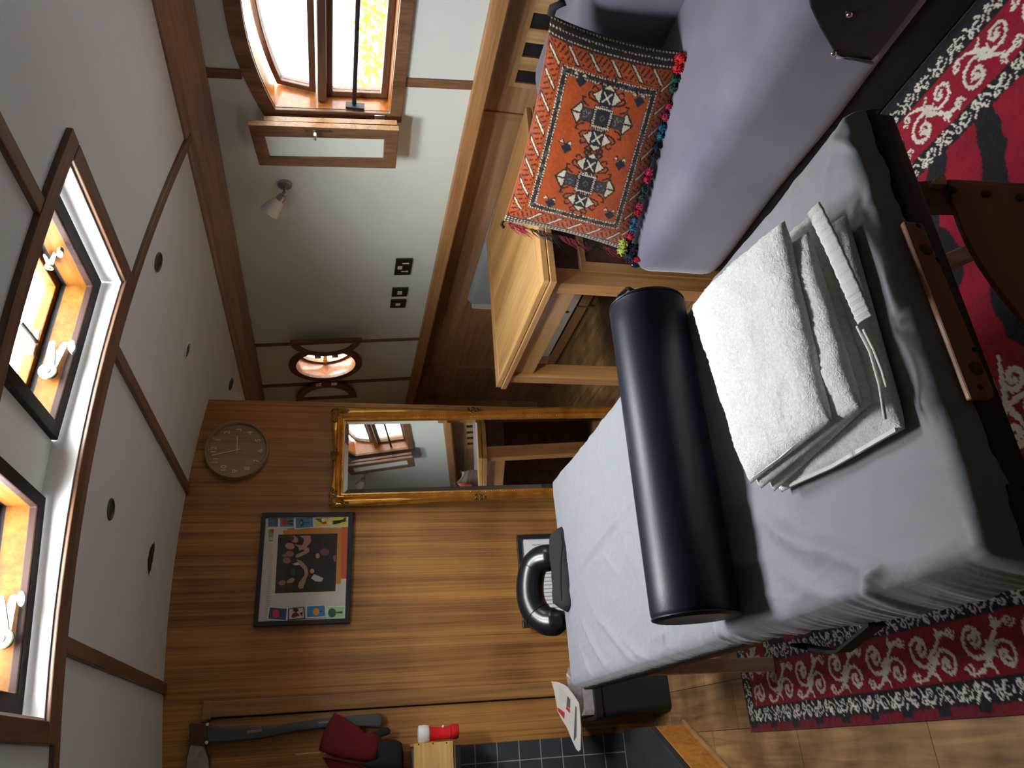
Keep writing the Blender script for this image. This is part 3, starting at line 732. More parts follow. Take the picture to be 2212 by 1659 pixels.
# ---- folded white towel
def towel_mat():
    mt, nt, p, N, L = _new('white_terry')
    tc = N.new('ShaderNodeTexCoord')
    n = N.new('ShaderNodeTexNoise'); n.inputs['Scale'].default_value = 170; n.inputs['Detail'].default_value = 4; n.inputs['Distortion'].default_value = 1.5
    L.new(tc.outputs['Object'], n.inputs['Vector'])
    cr = N.new('ShaderNodeValToRGB'); cr.color_ramp.elements[0].position = .3; cr.color_ramp.elements[0].color = srgb(222, 221, 216)
    cr.color_ramp.elements[1].position = .62; cr.color_ramp.elements[1].color = srgb(248, 248, 246)
    L.new(n.outputs['Fac'], cr.inputs[0]); L.new(cr.outputs[0], p.inputs['Base Color'])
    b = N.new('ShaderNodeBump'); b.inputs['Strength'].default_value = .65; b.inputs['Distance'].default_value = .005
    L.new(n.outputs['Fac'], b.inputs['Height']); L.new(b.outputs[0], p.inputs['Normal'])
    p.inputs['Roughness'].default_value = .95; p.inputs['Sheen Weight'].default_value = .3
    return mt
M['terry'] = towel_mat()
M['hem'] = plain('white_hem', srgb(230, 228, 220), .8, bump=.5, bscale=500)
tw = thing('bath_towel', 'fluffy white bath towel folded in a stack on the sheet', 'towel', (.62, 1.05, .702))
def slab(quad, z0, z1, nu=70, nv=60, amp=.0022, k=8, seed=0, lift=None):
    q = [Vector(p) for p in quad]
    def pos(u, v):
        return (q[0] * (1 - u) + q[1] * u) * (1 - v) + (q[3] * (1 - u) + q[2] * u) * v
    def half(sgn):
        def fn(u, v):
            p = pos(u, v); a, b = abs(2 * u - 1), abs(2 * v - 1)
            e = (max(0, 1 - a ** k) * max(0, 1 - b ** k)) ** .5
            zc_, h = (z0 + z1) / 2, (z1 - z0) / 2
            z = zc_ + sgn * h * e
            nz = amp * mnoise.noise(Vector((p.x * 150, p.y * 150, seed))) + amp * 1.2 * mnoise.noise(Vector((p.x * 22, p.y * 22, seed + 4)))
            o = Vector((nz * .8, nz * .8, 0)) if e < .5 else Vector((0, 0, 0))
            if lift: z += lift(u, v)
            return Vector((p.x, p.y, z + (nz * sgn if sgn > 0 else 0) * (e > .02))) + o * 0
        return fn
    return MB().grid(half(1), nu, nv).grid(half(-1), nu, nv, True)
def q_(pts, z): return [zz(a, b, z) for a, b in pts]
# corners: left-far, left-near(bottom), right-near, right-far
base = q_([(1520, 672), (1690, 1064), (1958, 926), (1830, 462)], .716)
mid2 = q_([(1505, 668), (1668, 1062), (1880, 868), (1752, 458)], .745)
mid = q_([(1500, 664), (1640, 1056), (1856, 880), (1742, 500)], .768)
top = q_([(1492, 659), (1612, 1045), (1785, 910), (1690, 476)], .792)
slab(base, .698, .737, seed=1, amp=.003).build('fold', M['terry'], tw, smooth=True)
slab(mid2, .724, .758, seed=2, amp=.003).build('fold', M['terry'], tw, smooth=True)
slab(mid, .746, .782, seed=3, amp=.003).build('fold', M['terry'], tw, smooth=True)
slab(top, .768, .806, seed=5, amp=.0034, lift=lambda u, v: .010 * math.sin(v * 3.1) * (1 - u) - .004 * u).build('fold', M['terry'], tw, smooth=True)
# woven hem bands along the edges that show
def band(pts, w, name='hem_band', t=.005):
    mb = MB(); n = len(pts)
    for (p, q) in zip(pts, pts[1:]):
        d = (q - p).normalized(); s = d.cross(Vector((0, 0, 1))).normalized() * w
        mb.add([p - s, q - s, q + s, p + s, p - s + Vector((0, 0, t)), q - s + Vector((0, 0, t)), q + s + Vector((0, 0, t)), p + s + Vector((0, 0, t))],
               [(3, 2, 1, 0), (4, 5, 6, 7), (0, 1, 5, 4), (2, 3, 7, 6), (1, 2, 6, 5), (3, 0, 4, 7)])
    return mb.build(name, M['hem'], tw, smooth=50)
def crv(pts, z, n=16):
    P = [zz(a, b, z) for a, b in pts]; out = []
    for i in range(len(P) - 1):
        for k in range(n // (len(P) - 1)):
            t = k / (n // (len(P) - 1)); out.append(P[i].lerp(P[i + 1], t))
    return out + [P[-1]]
band(crv([(1628, 1030), (1690, 985), (1774, 912)], .784), .0032)
band(crv([(1710, 1048), (1800, 1008), (1940, 928)], .722), .003)
hb = [zz(1752, 462, .748), zz(1790, 540, .749), zz(1834, 640, .747), zz(1860, 700, .742)]
mb = MB()
def hemfn(u, v):
    k = min(len(hb) - 2, int(u * (len(hb) - 1))); t = u * (len(hb) - 1) - k; p = hb[k].lerp(hb[k + 1], t); d = (hb[k + 1] - hb[k]).normalized(); s_ = d.cross(Vector((0, 0, 1))).normalized()
    return p - s_ * (.026 * v) + Vector((0, 0, .007 + .0007 * math.sin(u * 75) - .008 * v * v + .0004 * math.sin(u * 190)))
ob = mb.grid(hemfn, 120, 8).build('hem_band', M['hem'], tw, smooth=True, clean=False)
sm = ob.modifiers.new('thick', 'SOLIDIFY'); sm.thickness = .0025; sm.offset = -1
for q in ([(1852, 705), (1880, 760), (1900, 830), (1912, 905)], [(1866, 712), (1888, 755), (1906, 800), (1916, 835)]):
    MB().tube(crv(q, .744), .0026, 8).build('hem_band', M['hem'], tw, smooth=True)

# ---- face cradle at the head end, and the quilted armrest sling in front of it
fc = thing('face_cradle', 'black horseshoe face cradle cushion at the far end of the massage table', 'face cradle', (.54, 2.72, .62))
FN = Vector((0, -.2, .18)).normalized()
FD = FN.dot(Vector((0, 2.70, .66)))
cp = lambda a, b, o=0.0: pl(a, b, FN, FD + o)
path0 = [(1212, 1205), (1188, 1205), (1166, 1210), (1152, 1226), (1146, 1252), (1145, 1280), (1150, 1306), (1162, 1328), (1180, 1341), (1200, 1343), (1222, 1336)]
P = [cp(*p) for p in path0]
def smooth_path(P, n=5):
    out = []
    for i in range(len(P) - 1):
        p0, p1, p2, p3 = P[max(i - 1, 0)], P[i], P[i + 1], P[min(i + 2, len(P) - 1)]
        for k in range(n):
            t = k / n
            out.append(.5 * ((2 * p1) + (p2 - p0) * t + (2 * p0 - 5 * p1 + 4 * p2 - p3) * t * t + (3 * p1 - p0 - 3 * p2 + p3) * t ** 3))
    return out + [P[-1]]
P = smooth_path(P, 5); n = len(P)
rr = [.048 * (.55 + .45 * min(1, min(i, n - 1 - i) / 5)) * (1 + .10 * math.sin(math.pi * i / (n - 1))) for i in range(n)]
cu = MB().tube(P, rr, 20, up=FN, flat=.95).build('cushion', M['blackgloss'], fc, smooth=True)
for i in (int(n * .30), int(n * .70)):
    mb = MB(); t = (P[i + 1] - P[i - 1]).normalized(); u = t.cross(FN).normalized(); w = u.cross(t)
    mb.tube([P[i] + u * rr[i] * 1.0 * math.cos(a) + w * rr[i] * .95 * math.sin(a) for a in [k * math.pi / 14 for k in range(28)]], .0022, 6, closed=True, up=t)
    mb.build('seam', M['blackgloss'], cu, smooth=True)
mb = MB()
for c in ((1195, 1215), (1208, 1335)): p = cp(c[0], c[1], -.05); mb.tube([p, Vector((p.x, 2.64, .60))], .009, 10)
a, b, c_ = cp(1165, 1230, -.052), cp(1160, 1315, -.052), None
mb.tube([cp(1190, 1212, -.05), cp(1160, 1225, -.05), cp(1152, 1275, -.05), cp(1165, 1325, -.05), cp(1200, 1335, -.05)], .012, 10)
mb.build('bracket', M['iron'], fc, smooth=True)
sl = thing('armrest_sling', 'black quilted fabric armrest pad lying against the face cradle on the sheet', 'armrest', (.6, 2.58, .70))
SD = FN.dot(Vector((0, 2.585, .70)))
sp_ = lambda a, b, o=0.0: pl(1080 + a / 5.927, 1120 + b / 5.927, FN, SD + o)
outl = [(645, 270), (665, 215), (705, 165), (755, 125), (805, 102), (840, 118), (862, 160), (885, 260), (905, 370), (895, 470), (888, 555), (915, 580), (940, 630), (948, 760), (955, 900), (965, 1020), (965, 1140), (905, 1170), (850, 1195), (770, 1150), (690, 1090), (680, 960), (688, 880), (675, 760), (672, 680), (655, 560), (640, 420)]
P2 = [sp_(*p) for p in outl]; cen = sum(P2, Vector()) / len(P2)
mb = MB(); rings = [(1.0, -.02), (1.0, .0), (.97, .010), (.88, .019), (.7, .025), (.4, .027)]
vs = []; fs = []; k = len(P2)
spine = [sp_(770, 330), sp_(790, 620), sp_(820, 1000)]
def nearest(p):
    best = None
    for a, b in zip(spine, spine[1:]):
        t = max(0, min(1, (p - a).dot(b - a) / (b - a).length_squared)); q = a.lerp(b, t)
        if best is None or (q - p).length < best[0]: best = ((q - p).length, q)
    return best[1]
for s, h in rings:
    for i, p in enumerate(P2):
        q = nearest(p); w = .003 * mnoise.noise(Vector((i * .9, s * 5, 2)))
        vs.append(q + (p - q) * s + FN * (h + w * (s < .99)))
for r in range(len(rings) - 1):
    for i in range(k): fs.append((r * k + i, r * k + (i + 1) % k, (r + 1) * k + (i + 1) % k, (r + 1) * k + i))
fs.append(tuple(range(k))[::-1]); fs.append(tuple((len(rings) - 1) * k + i for i in range(k)))
mb.add(vs, fs).build('pad', M['blackfab'], sl, smooth=True)
mb = MB().tube([sp_(780, 200, .027), sp_(800, 330, .028), sp_(780, 480, .0275), sp_(775, 640, .0285), sp_(775, 860, .0285), sp_(790, 1050, .027)], .0022, 6)
mb.build('seam', M['blackfab'], sl, smooth=True)
# ================================================================== on the far partition
# ---- clock
CK = Vector((1.397, FY, 1.977)); RK = .149
ck = thing('wall_clock', 'round pale wood wall clock with white numerals near the ceiling', 'clock', (CK.x, FY, CK.z))
M['clockface'] = wood('clock_face', srgb(136, 108, 72), srgb(168, 138, 98), 'Z', 10, .8, .45, .04, blotch=.1)
M['clockrim'] = plain('clock_rim', srgb(150, 124, 92), .45, noise=.08)
M['numwhite'] = plain('clock_white', srgb(226, 216, 196), .5)
prof = [(RK - .012, 0), (RK, 0), (RK, .03), (RK - .003, .036), (RK - .008, .036), (RK - .011, .030), (RK - .011, .004)]
MB().lathe(prof, CK - Vector((0, .001, 0)), (0, -1, 0), 72).build('rim', M['clockrim'], ck, smooth=40)
MB().lathe([(RK - .006, 0.001), (RK - .006, .016), (.0005, .016)], CK, (0, -1, 0), 64).build('face', M['clockface'], ck, smooth=30)
def text(body, size, loc, rot, mat, parent, name, align='CENTER', ext=.0006):
    cu = bpy.data.curves.new(name, 'FONT'); cu.body = body; cu.size = size; cu.align_x = align; cu.align_y = 'CENTER'; cu.extrude = ext
    cu.materials.append(mat)
    t_ = bpy.data.objects.new(name, cu); COL.objects.link(t_); bpy.context.view_layer.update()
    me = bpy.data.meshes.new_from_object(t_.evaluated_get(bpy.context.evaluated_depsgraph_get())); bpy.data.objects.remove(t_)
    me.name = name
    o = bpy.data.objects.new(name, me); COL.objects.link(o); o.parent = parent
    q = parent
    while q.parent: q = q.parent
    o.location = Vector(loc) - q.location; o.rotation_euler = rot
    return o
for h in range(1, 13):
    a = math.radians(90 - 30 * h)
    text(str(h), .036, CK + Vector((.108 * math.cos(a), -.0172, .108 * math.sin(a))), (math.pi / 2, 0, 0), M['numwhite'], ck, 'numeral')
for h in range(12):
    mb = MB(); a = math.radians(30 * h); p = CK + Vector((.131 * math.cos(a), -.0165, .131 * math.sin(a))); mb.lathe([(.002, 0), (.002, .001), (.0004, .001)], p, (0, -1, 0), 8)
    mb.build('minute_dot', M['numwhite'], ck)
def hand(ang, ln, tail, w, y, nm):
    d = Vector((math.sin(ang), 0, math.cos(ang))); s = Vector((d.z, 0, -d.x)) * w
    MB().prism([CK + Vector((0, y, 0)) + p for p in (-d * tail - s, d * ln - s * .7, d * ln + s * .7, -d * tail + s)], (0, -.001, 0)).build(nm, M['numwhite'], ck)
hand(math.radians(86), .074, .014, .0022, -.020, 'hour_hand'); hand(math.radians(-14), .118, .016, .002, -.022, 'minute_hand')
MB().lathe([(.005, 0), (.005, .004), (.0005, .004)], CK + Vector((0, -.019, 0)), (0, -1, 0), 14).build('hub', M['numwhite'], ck)

# ---- tall gilt mirror leaning on the partition
def gold_mat(name, c0, c1, rough):
    mt, nt, p, N, L = _new(name)
    tc = N.new('ShaderNodeTexCoord'); n = N.new('ShaderNodeTexNoise'); n.inputs['Scale'].default_value = 14; n.inputs['Detail'].default_value = 3
    L.new(tc.outputs['Object'], n.inputs['Vector'])
    cr = N.new('ShaderNodeValToRGB'); cr.color_ramp.elements[0].position = .3; cr.color_ramp.elements[0].color = c0
    cr.color_ramp.elements[1].position = .7; cr.color_ramp.elements[1].color = c1
    L.new(n.outputs['Fac'], cr.inputs[0]); L.new(cr.outputs[0], p.inputs['Base Color'])
    p.inputs['Metallic'].default_value = .8; p.inputs['Roughness'].default_value = rough
    return mt
M['gilt'] = gold_mat('gilt', srgb(190, 128, 46), srgb(226, 168, 80), .3)
M['giltdark'] = gold_mat('antique_gilt', srgb(70, 48, 24), srgb(170, 130, 70), .5)
MX0, MX1 = 1.104, 1.606; MW = MX1 - MX0; MTOP = 1.53
mi = thing('mirror', 'tall gilt-framed mirror leaning against the wood partition', 'mirror', ((MX0 + MX1) / 2, FY - .045 - MIR_LEAN, 0))
mi.rotation_euler = (-math.atan2(MIR_LEAN, MTOP), MIR_ROLL, MIR_YAW)
def mloop(ins, n=28, swept=True):
    # loop inset by ins from the outline, which bows gently at mid-sides
    x0, x1, z0, z1 = -MW / 2 + ins, MW / 2 - ins, .0 + ins, MTOP - ins
    pts = []
    def bow(t): return -.010 * (1 - (2 * abs(t - .5)) ** 1.6 * 1.0) * 0 + (.008 * math.cos(2 * math.pi * t) if swept else 0)
    for i in range(n): t = i / n; pts.append(Vector((x0 + (x1 - x0) * t, 0, z0 - bow(t) * (ins < .02))))
    for i in range(n): t = i / n; pts.append(Vector((x1 + bow(t) * (ins < .02), 0, z0 + (z1 - z0) * t)))
    for i in range(n): t = i / n; pts.append(Vector((x1 + (x0 - x1) * t, 0, z1 + bow(t) * (ins < .02))))
    for i in range(n): t = i / n; pts.append(Vector((x0 - bow(t) * (ins < .02), 0, z1 + (z0 - z1) * t)))
    return pts
def build_local(mb, name, mat, parent, **k):
    o = mi.location.copy(); mb.v = [(v[0] + o.x, v[1] + o.y, v[2] + o.z) for v in mb.v]
    return mb.build(name, mat, parent, **k)
prof = [(0, 0), (0, -.012), (.006, -.022), (.014, -.027), (.021, -.025), (.026, -.016), (.030, -.014), (.034, -.022), (.040, -.024), (.044, -.018), (.047, -.012), (.051, -.015), (.056, -.014), (.059, -.006), (.060, 0)]
loops = [[p + Vector((0, d, 0)) for p in mloop(i)] for i, d in prof]; k = len(loops[0])
mb = MB(); vs = [p for l in loops for p in l]; fs = []
for r in range(len(loops) - 1):
    for i in range(k): fs.append((r * k + i, r * k + (i + 1) % k, (r + 1) * k + (i + 1) % k, (r + 1) * k + i))
for i in range(k): fs.append(((len(loops) - 1) * k + i, (len(loops) - 1) * k + (i + 1) % k, (i + 1) % k, i))
mb.add(vs, fs); fm = build_local(mb, 'frame', M['gilt'], mi, smooth=45)
# string of beads
bl = mloop(.0485, 28, False); mb = MB()
for (x0, z0, x1, z1) in [(-MW / 2 + .0485, .05, -MW / 2 + .0485, MTOP - .05), (MW / 2 - .0485, .05, MW / 2 - .0485, MTOP - .05), (-MW / 2 + .05, MTOP - .0485, MW / 2 - .05, MTOP - .0485)]:
    L_ = math.hypot(x1 - x0, z1 - z0); n = int(L_ / .0105)
    for i in range(n): mb.ball((x0 + (x1 - x0) * i / n, -.0145, z0 + (z1 - z0) * i / n), .0036, 6, 4)
build_local(mb, 'beading', M['gilt'], fm, smooth=True)
rnd = random.Random(3)
def ornament(x, z, sx, sz, n, nm):
    mb = MB()
    for i in range(n):
        t = i / n * 2 * math.pi; r = rnd.uniform(.2, 1)
        cx_, cz_ = x + sx * r * math.cos(t), z + sz * r * math.sin(t)
        a = rnd.uniform(0, 6.28); R = rnd.uniform(.008, .014)
        mb.tube([(cx_ + R * (1 - q / 9) * math.cos(a + q * .6), -.026 - .004 * math.sin(q), cz_ + R * (1 - q / 9) * math.sin(a + q * .6)) for q in range(9)], [.0042 - .0003 * q for q in range(9)], 6)
        mb.ball((cx_, -.026, cz_), .006, 8, 5, (1, .7, 1))
    return build_local(mb, nm, M['giltdark'], fm, smooth=True)
for sx in (-1, 1):
    mb = None
    for q, (dx, dz) in enumerate([(.016, .016), (.052, .013), (.013, .052)]):
        ornament(sx * (MW / 2 - dx), MTOP - dz, (.02, .028, .012)[q], (.02, .012, .028)[q], 12 if q == 0 else 9, 'corner_ornament')
ornament(0, MTOP - .014, .032, .010, 10, 'scroll_ornament')
for sx in (-1, 1): ornament(sx * (MW / 2 - .015), MTOP - .72 + .02 * sx * 0, .011, .036, 11, 'scroll_ornament')
mm, nt_, p_, N_, L_ = _new('silvered_glass'); p_.inputs['Metallic'].default_value = 1; p_.inputs['Roughness'].default_value = .015; p_.inputs['Base Color'].default_value = (.86, .88, .87, 1)
mb = MB(); g0, g1 = .058, .080
def rect(i, y): return [Vector((-MW / 2 + i, y, i)), Vector((MW / 2 - i, y, i)), Vector((MW / 2 - i, y, MTOP - i)), Vector((-MW / 2 + i, y, MTOP - i))]
a, b = rect(g0, -.003), rect(g1, -.0055)
mb.add(a + b, [(0, 1, 5, 4), (1, 2, 6, 5), (2, 3, 7, 6), (3, 0, 4, 7), (4, 5, 6, 7)])
build_local(mb, 'glass', mm, mi)
mb = MB().box(-MW / 2 + .01, MW / 2 - .01, .0, .006, .01, MTOP - .01)
build_local(mb, 'backing', M['darkwood'], mi)

# ---- picture: collage photograph under glass in a thin black frame
PY = FY - .022
pp_ = lambda a, b, o=0.0: yy(530 + a / 5.923, 1090 + b / 5.923, PY + .006 - o)
pf = thing('picture_frame', 'black framed collage of a group photo and bright picture cards', 'framed picture', (.83, FY, 1.6))
fo = [(100, 1560), (1333, 1515), (1385, 92), (212, 100)]; fi_ = [(162, 1497), (1275, 1455), (1318, 148), (262, 160)]
MB().ring([pp_(*p, .012) for p in fo], [pp_(*p, .012) for p in fi_], (0, .027, 0)).build('frame', M['frameblack'], pf, bevel=.002)
flat = {}
def colr(r, g, b):
    k = (r, g, b)
    if k not in flat: flat[k] = plain('print_%d_%d_%d' % k, srgb(r, g, b), .55, noise=.06, nscale=40)
    return flat[k]
lay = [0.0]
def patch(pts, c, parent, name, mat=None):
    lay[0] += .00006
    o = lay[0]
    return MB().poly([pp_(a, b, o) for a, b in pts]).build(name, mat or colr(*c), parent, clean=False)
def ell(cx_, cy_, rx, ry, n=18, rot=0): return [(cx_ + rx * math.cos(t) * math.cos(rot) - ry * math.sin(t) * math.sin(rot), cy_ + rx * math.cos(t) * math.sin(rot) + ry * math.sin(t) * math.cos(rot)) for t in [2 * math.pi * i / n for i in range(n)]]
mat_ = patch(fi_, (208, 200, 192), pf, 'backing_sheet')
def multi(name, items, parent):
    # several flat colours, one print: layered as sub-parts of the backing sheet
    for pts, c in items: patch(pts, c, parent, name)
tick = []
for i in range(34):
    x0, y0 = 310 - 70 * i / 34, 640 + 800 * i / 34
    tick.append(([(x0, y0), (x0 + 62, y0 - 3), (x0 + 62, y0 + 3), (x0, y0 + 5)], (150, 138, 128)))
mbt = MB(); lay[0] += .00006
for pts, c in tick: mbt.poly([pp_(a, b, lay[0]) for a, b in pts])
mbt.build('printed_ticks', colr(150, 138, 128), mat_, clean=False)
patch([(372, 300), (1300, 300), (1280, 1250), (310, 1290)], (212, 206, 190), mat_, 'print_mount')
patch([(540, 300), (1235, 300), (1222, 1015), (1160, 1015), (480, 370), (480, 330), (540, 330)], (196, 132, 40), mat_, 'orange_paper')
patch([(1235, 290), (1312, 290), (1298, 945), (1222, 950)], (206, 92, 44), mat_, 'red_paper')
patch([(422, 385), (1180, 370), (1152, 1108), (378, 1136)], (30, 27, 24), mat_, 'photograph')
ph = [o for o in COL.objects if o.name.startswith('photograph')][-1]
sk = (176, 134, 108); sk2 = (150, 108, 84); bk = (16, 15, 15); hr = (70, 46, 32)
gl = (52, 52, 40)
for pts, c, nm in [([(430, 390), (560, 388), (510, 1125), (382, 1130)], gl, 'foliage'),
                   (ell(620, 440, 62, 40, rot=.6), sk, 'face'), (ell(585, 425, 40, 40), hr, 'hair'), ([(690, 400), (830, 395), (845, 470), (770, 560), (690, 590), (680, 550), (740, 500), (750, 440)], sk, 'arm'),
                   (ell(570, 530, 60, 42, rot=.2), sk, 'face'), ([(630, 510), (720, 520), (820, 560), (815, 610), (700, 670), (640, 680), (650, 640), (760, 590), (700, 560)], sk, 'arm'),
                   (ell(570, 630, 50, 38), sk2, 'face'), (ell(505, 650, 32, 22), sk2, 'hand'), (ell(530, 715, 52, 40), sk2, 'face'),
                   ([(600, 760), (680, 735), (690, 770), (640, 778)], (200, 196, 190), 'shirt'), ([(655, 700), (720, 720), (790, 800), (808, 880), (770, 980), (740, 1070), (700, 1080), (670, 1050), (690, 990), (760, 900), (750, 830), (690, 770)], sk, 'arm'),
                   (ell(470, 1000, 46, 34, rot=-.3), sk2, 'face'), (ell(580, 975, 55, 30, rot=-.5), sk, 'face'), (ell(560, 1040, 50, 40), hr, 'hair'),
                   ([(840, 940), (880, 890), (1000, 940), (975, 985), (900, 985)], (196, 192, 188), 'shirt'), (ell(925, 655, 26, 32), (206, 146, 110), 'hand'), (ell(1015, 605, 60, 48), (120, 70, 60), 'face'), (ell(855, 850, 28, 30), (196, 140, 104), 'hand'),
                   ([(585, 820), (640, 800), (640, 900), (585, 910)], (54, 76, 58), 'shirt'), ([(1120, 660), (1160, 640), (1160, 740), (1130, 720)], (120, 100, 100), 'fabric')]:
    patch(pts, c, ph, nm)
def card(q, bg, figs, border=(226, 224, 216)):
    c = patch(q, border, mat_, 'picture_card')
    cx_ = sum(p[0] for p in q) / 4; cy_ = sum(p[1] for p in q) / 4
    patch([(cx_ + (p[0] - cx_) * .88, cy_ + (p[1] - cy_) * .86) for p in q], bg, c, 'print')
    for pts, col in figs: patch(pts, col, c, 'motif')
card([(282, 165), (425, 162), (428, 292), (282, 292)], (66, 104, 128), [(ell(405, 225, 14, 24), (150, 60, 60))])
card([(432, 162), (632, 158), (630, 292), (432, 294)], (84, 132, 140), [(ell(500, 225, 38, 40), (196, 44, 40)), ([(540, 205), (612, 195), (612, 220), (545, 225)], (40, 44, 50)), ([(540, 235), (610, 240), (608, 262), (540, 250)], (40, 44, 50))])
card([(630, 165), (872, 150), (884, 292), (632, 318)], (72, 132, 166), [([(690, 230), (712, 185), (740, 200), (745, 260), (715, 285)], (26, 50, 40)), ([(742, 228), (820, 226), (820, 236), (742, 238)], (30, 40, 46)), ([(700, 215), (730, 215), (728, 250), (702, 252)], (130, 150, 90))])
card([(880, 155), (1078, 152), (1076, 284), (882, 290)], (226, 208, 40), [([(890, 180), (985, 175), (985, 225), (960, 230)], (60, 120, 70)), (ell(995, 195, 22, 22), (222, 222, 214)), ([(975, 225), (1040, 215), (1040, 245), (985, 250)], (196, 40, 36))])
card([(1090, 150), (1318, 148), (1314, 280), (1090, 284)], (222, 212, 50), [([(1120, 205), (1200, 200), (1250, 190), (1275, 160), (1288, 175), (1285, 215), (1240, 225), (1205, 240), (1120, 255)], (20, 18, 18))])
card([(282, 305), (372, 305), (355, 485), (298, 490)], (120, 158, 108), [([(310, 315), (365, 315), (360, 360), (330, 365)], (190, 60, 50)), ([(308, 420), (352, 420), (350, 450), (310, 452)], (206, 196, 80))])
card([(300, 1302), (548, 1322), (530, 1490), (275, 1470)], (54, 74, 124), [(ell(390, 1395, 48, 52), (204, 52, 64)), ([(440, 1400), (500, 1405), (500, 1416), (440, 1412)], (40, 60, 50))])
card([(548, 1330), (752, 1305), (768, 1460), (545, 1480)], (196, 190, 178), [([(600, 1400), (650, 1370), (700, 1420), (610, 1450), (585, 1435)], (96, 36, 26)), (ell(645, 1350, 36, 24), (46, 28, 22)), ([(690, 1390), (735, 1370), (730, 1430)], (90, 40, 34))], (36, 36, 34))
card([(776, 1292), (1030, 1280), (1038, 1440), (772, 1452)], (62, 122, 178), [(ell(905, 1370, 40, 48), (222, 150, 58)), ([(945, 1365), (985, 1360), (985, 1368), (945, 1374)], (40, 60, 60))])
card([(1045, 1300), (1282, 1296), (1275, 1455), (1040, 1462)], (168, 206, 150), [(ell(1110, 1385, 52, 58), (42, 92, 58)), ([(1160, 1372), (1240, 1365), (1240, 1392), (1165, 1392)], (110, 70, 40))])
MB().prism([pp_(*p, .0035) for p in fi_], (0, .0012, 0)).build('glazing', M['glass'], pf)

# ---- second framed print, half hidden behind the table
f2 = thing('framed_print', 'black framed white print of thin lines standing behind the face cradle', 'framed picture', (.77, 3.62, .0))
q2 = lambda x, z, o=0.0: Vector((x, 3.60 + (z * .08) - o, z))
X0, X1, Z0, Z1 = .50, .945, .0, .617
MB().ring([q2(X0, Z0), q2(X1, Z0), q2(X1, Z1), q2(X0, Z1)], [q2(X0 + .022, Z0 + .022), q2(X1 - .022, Z0 + .022), q2(X1 - .022, Z1 - .022), q2(X0 + .022, Z1 - .022)], (0, -.018, 0)).build('frame', M['frameblack'], f2, bevel=.002)
pr = MB().prism([q2(X0 + .02, Z0 + .02, .004), q2(X1 - .02, Z0 + .02, .004), q2(X1 - .02, Z1 - .02, .004), q2(X0 + .02, Z1 - .02, .004)], (0, .004, 0)).build('print', colr(222, 222, 226), f2)
mb = MB()
for i in range(20):
    x = X0 + .05 + i * .018; mb.poly([q2(x, .2, .0045), q2(x + .005, .2, .0045), q2(x + .005, .54, .0045), q2(x, .54, .0045)])
mb.build('printed_lines', colr(150, 150, 156), pr, clean=False)
# ================================================================== along the right-hand side
# ---- sofa: black leather under a loose mauve-grey cover
def cover_mat():
    mt, nt, p, N, L = _new('mauve_cover')
    tc = N.new('ShaderNodeTexCoord'); n = N.new('ShaderNodeTexNoise'); n.inputs['Scale'].default_value = 4; n.inputs['Detail'].default_value = 4
    L.new(tc.outputs['Object'], n.inputs['Vector'])
    cr = N.new('ShaderNodeValToRGB'); cr.color_ramp.elements[0].position = .3; cr.color_ramp.elements[0].color = srgb(100, 96, 116)
    cr.color_ramp.elements[1].position = .7; cr.color_ramp.elements[1].color = srgb(124, 118, 134)
    L.new(n.outputs['Fac'], cr.inputs[0]); L.new(cr.outputs[0], p.inputs['Base Color'])
    n2 = N.new('ShaderNodeTexNoise'); n2.inputs['Scale'].default_value = 500; L.new(tc.outputs['Object'], n2.inputs['Vector'])
    b = N.new('ShaderNodeBump'); b.inputs['Strength'].default_value = .25; b.inputs['Distance'].default_value = .001
    L.new(n2.outputs['Fac'], b.inputs['Height']); L.new(b.outputs[0], p.inputs['Normal'])
    p.inputs['Roughness'].default_value = .85; p.inputs['Sheen Weight'].default_value = .5
    return mt
M['cover'] = cover_mat()
so = thing('sofa', 'low sofa under a mauve grey stretch cover beside the massage table', 'sofa', (1.95, 1.3, 0))
SX0, SX1, SY0, SY1, SZ = 1.525, 2.36, .30, 2.19, .465
def softbox(x0, x1, y0, y1, z0, z1, r, seg=8, nz=.006, crown=0.0, fr=3.0, seed=0, div=26):
    # rounded box with gentle irregularity and a crowned top
    mb = MB(); cx_, cy_, cz_ = (x0 + x1) / 2, (y0 + y1) / 2, (z0 + z1) / 2
    hx, hy, hz = (x1 - x0) / 2, (y1 - y0) / 2, (z1 - z0) / 2
    vs = []; fs = []; n = div
    def face(ax, s):
        o = len(vs)
        for j in range(n + 1):
            for i in range(n + 1):
                a, b = 2 * i / n - 1, 2 * j / n - 1
                a = math.copysign(1 - (1 - abs(a)) ** 1.6, a); b = math.copysign(1 - (1 - abs(b)) ** 1.6, b)
                p = [0, 0, 0]; p[ax] = s; p[(ax + 1) % 3] = a; p[(ax + 2) % 3] = b
                q = Vector((p[0] * hx, p[1] * hy, p[2] * hz))
                c = Vector((max(-hx + r, min(hx - r, q.x)), max(-hy + r, min(hy - r, q.y)), max(-hz + r, min(hz - r, q.z))))
                d = q - c
                if d.length > 1e-9: q = c + d.normalized() * r
                w = mnoise.noise(Vector((q.x * fr, q.y * fr, q.z * fr + seed))) * nz
                q = q + (d.normalized() * w if d.length > 1e-9 else Vector((0, 0, 0)))
                if q.z > 0: q.z += crown * max(0, 1 - (q.x / hx) ** 2) * max(0, 1 - (q.y / hy) ** 2)
                vs.append(q + Vector((cx_, cy_, cz_)))
        for j in range(n):
            for i in range(n):
                k = o + j * (n + 1) + i; f = (k, k + 1, k + n + 2, k + n + 1)
                fs.append(f if s > 0 else f[::-1])
    for ax in range(3):
        for s in (-1, 1): face(ax, s)
    return mb.add(vs, fs)
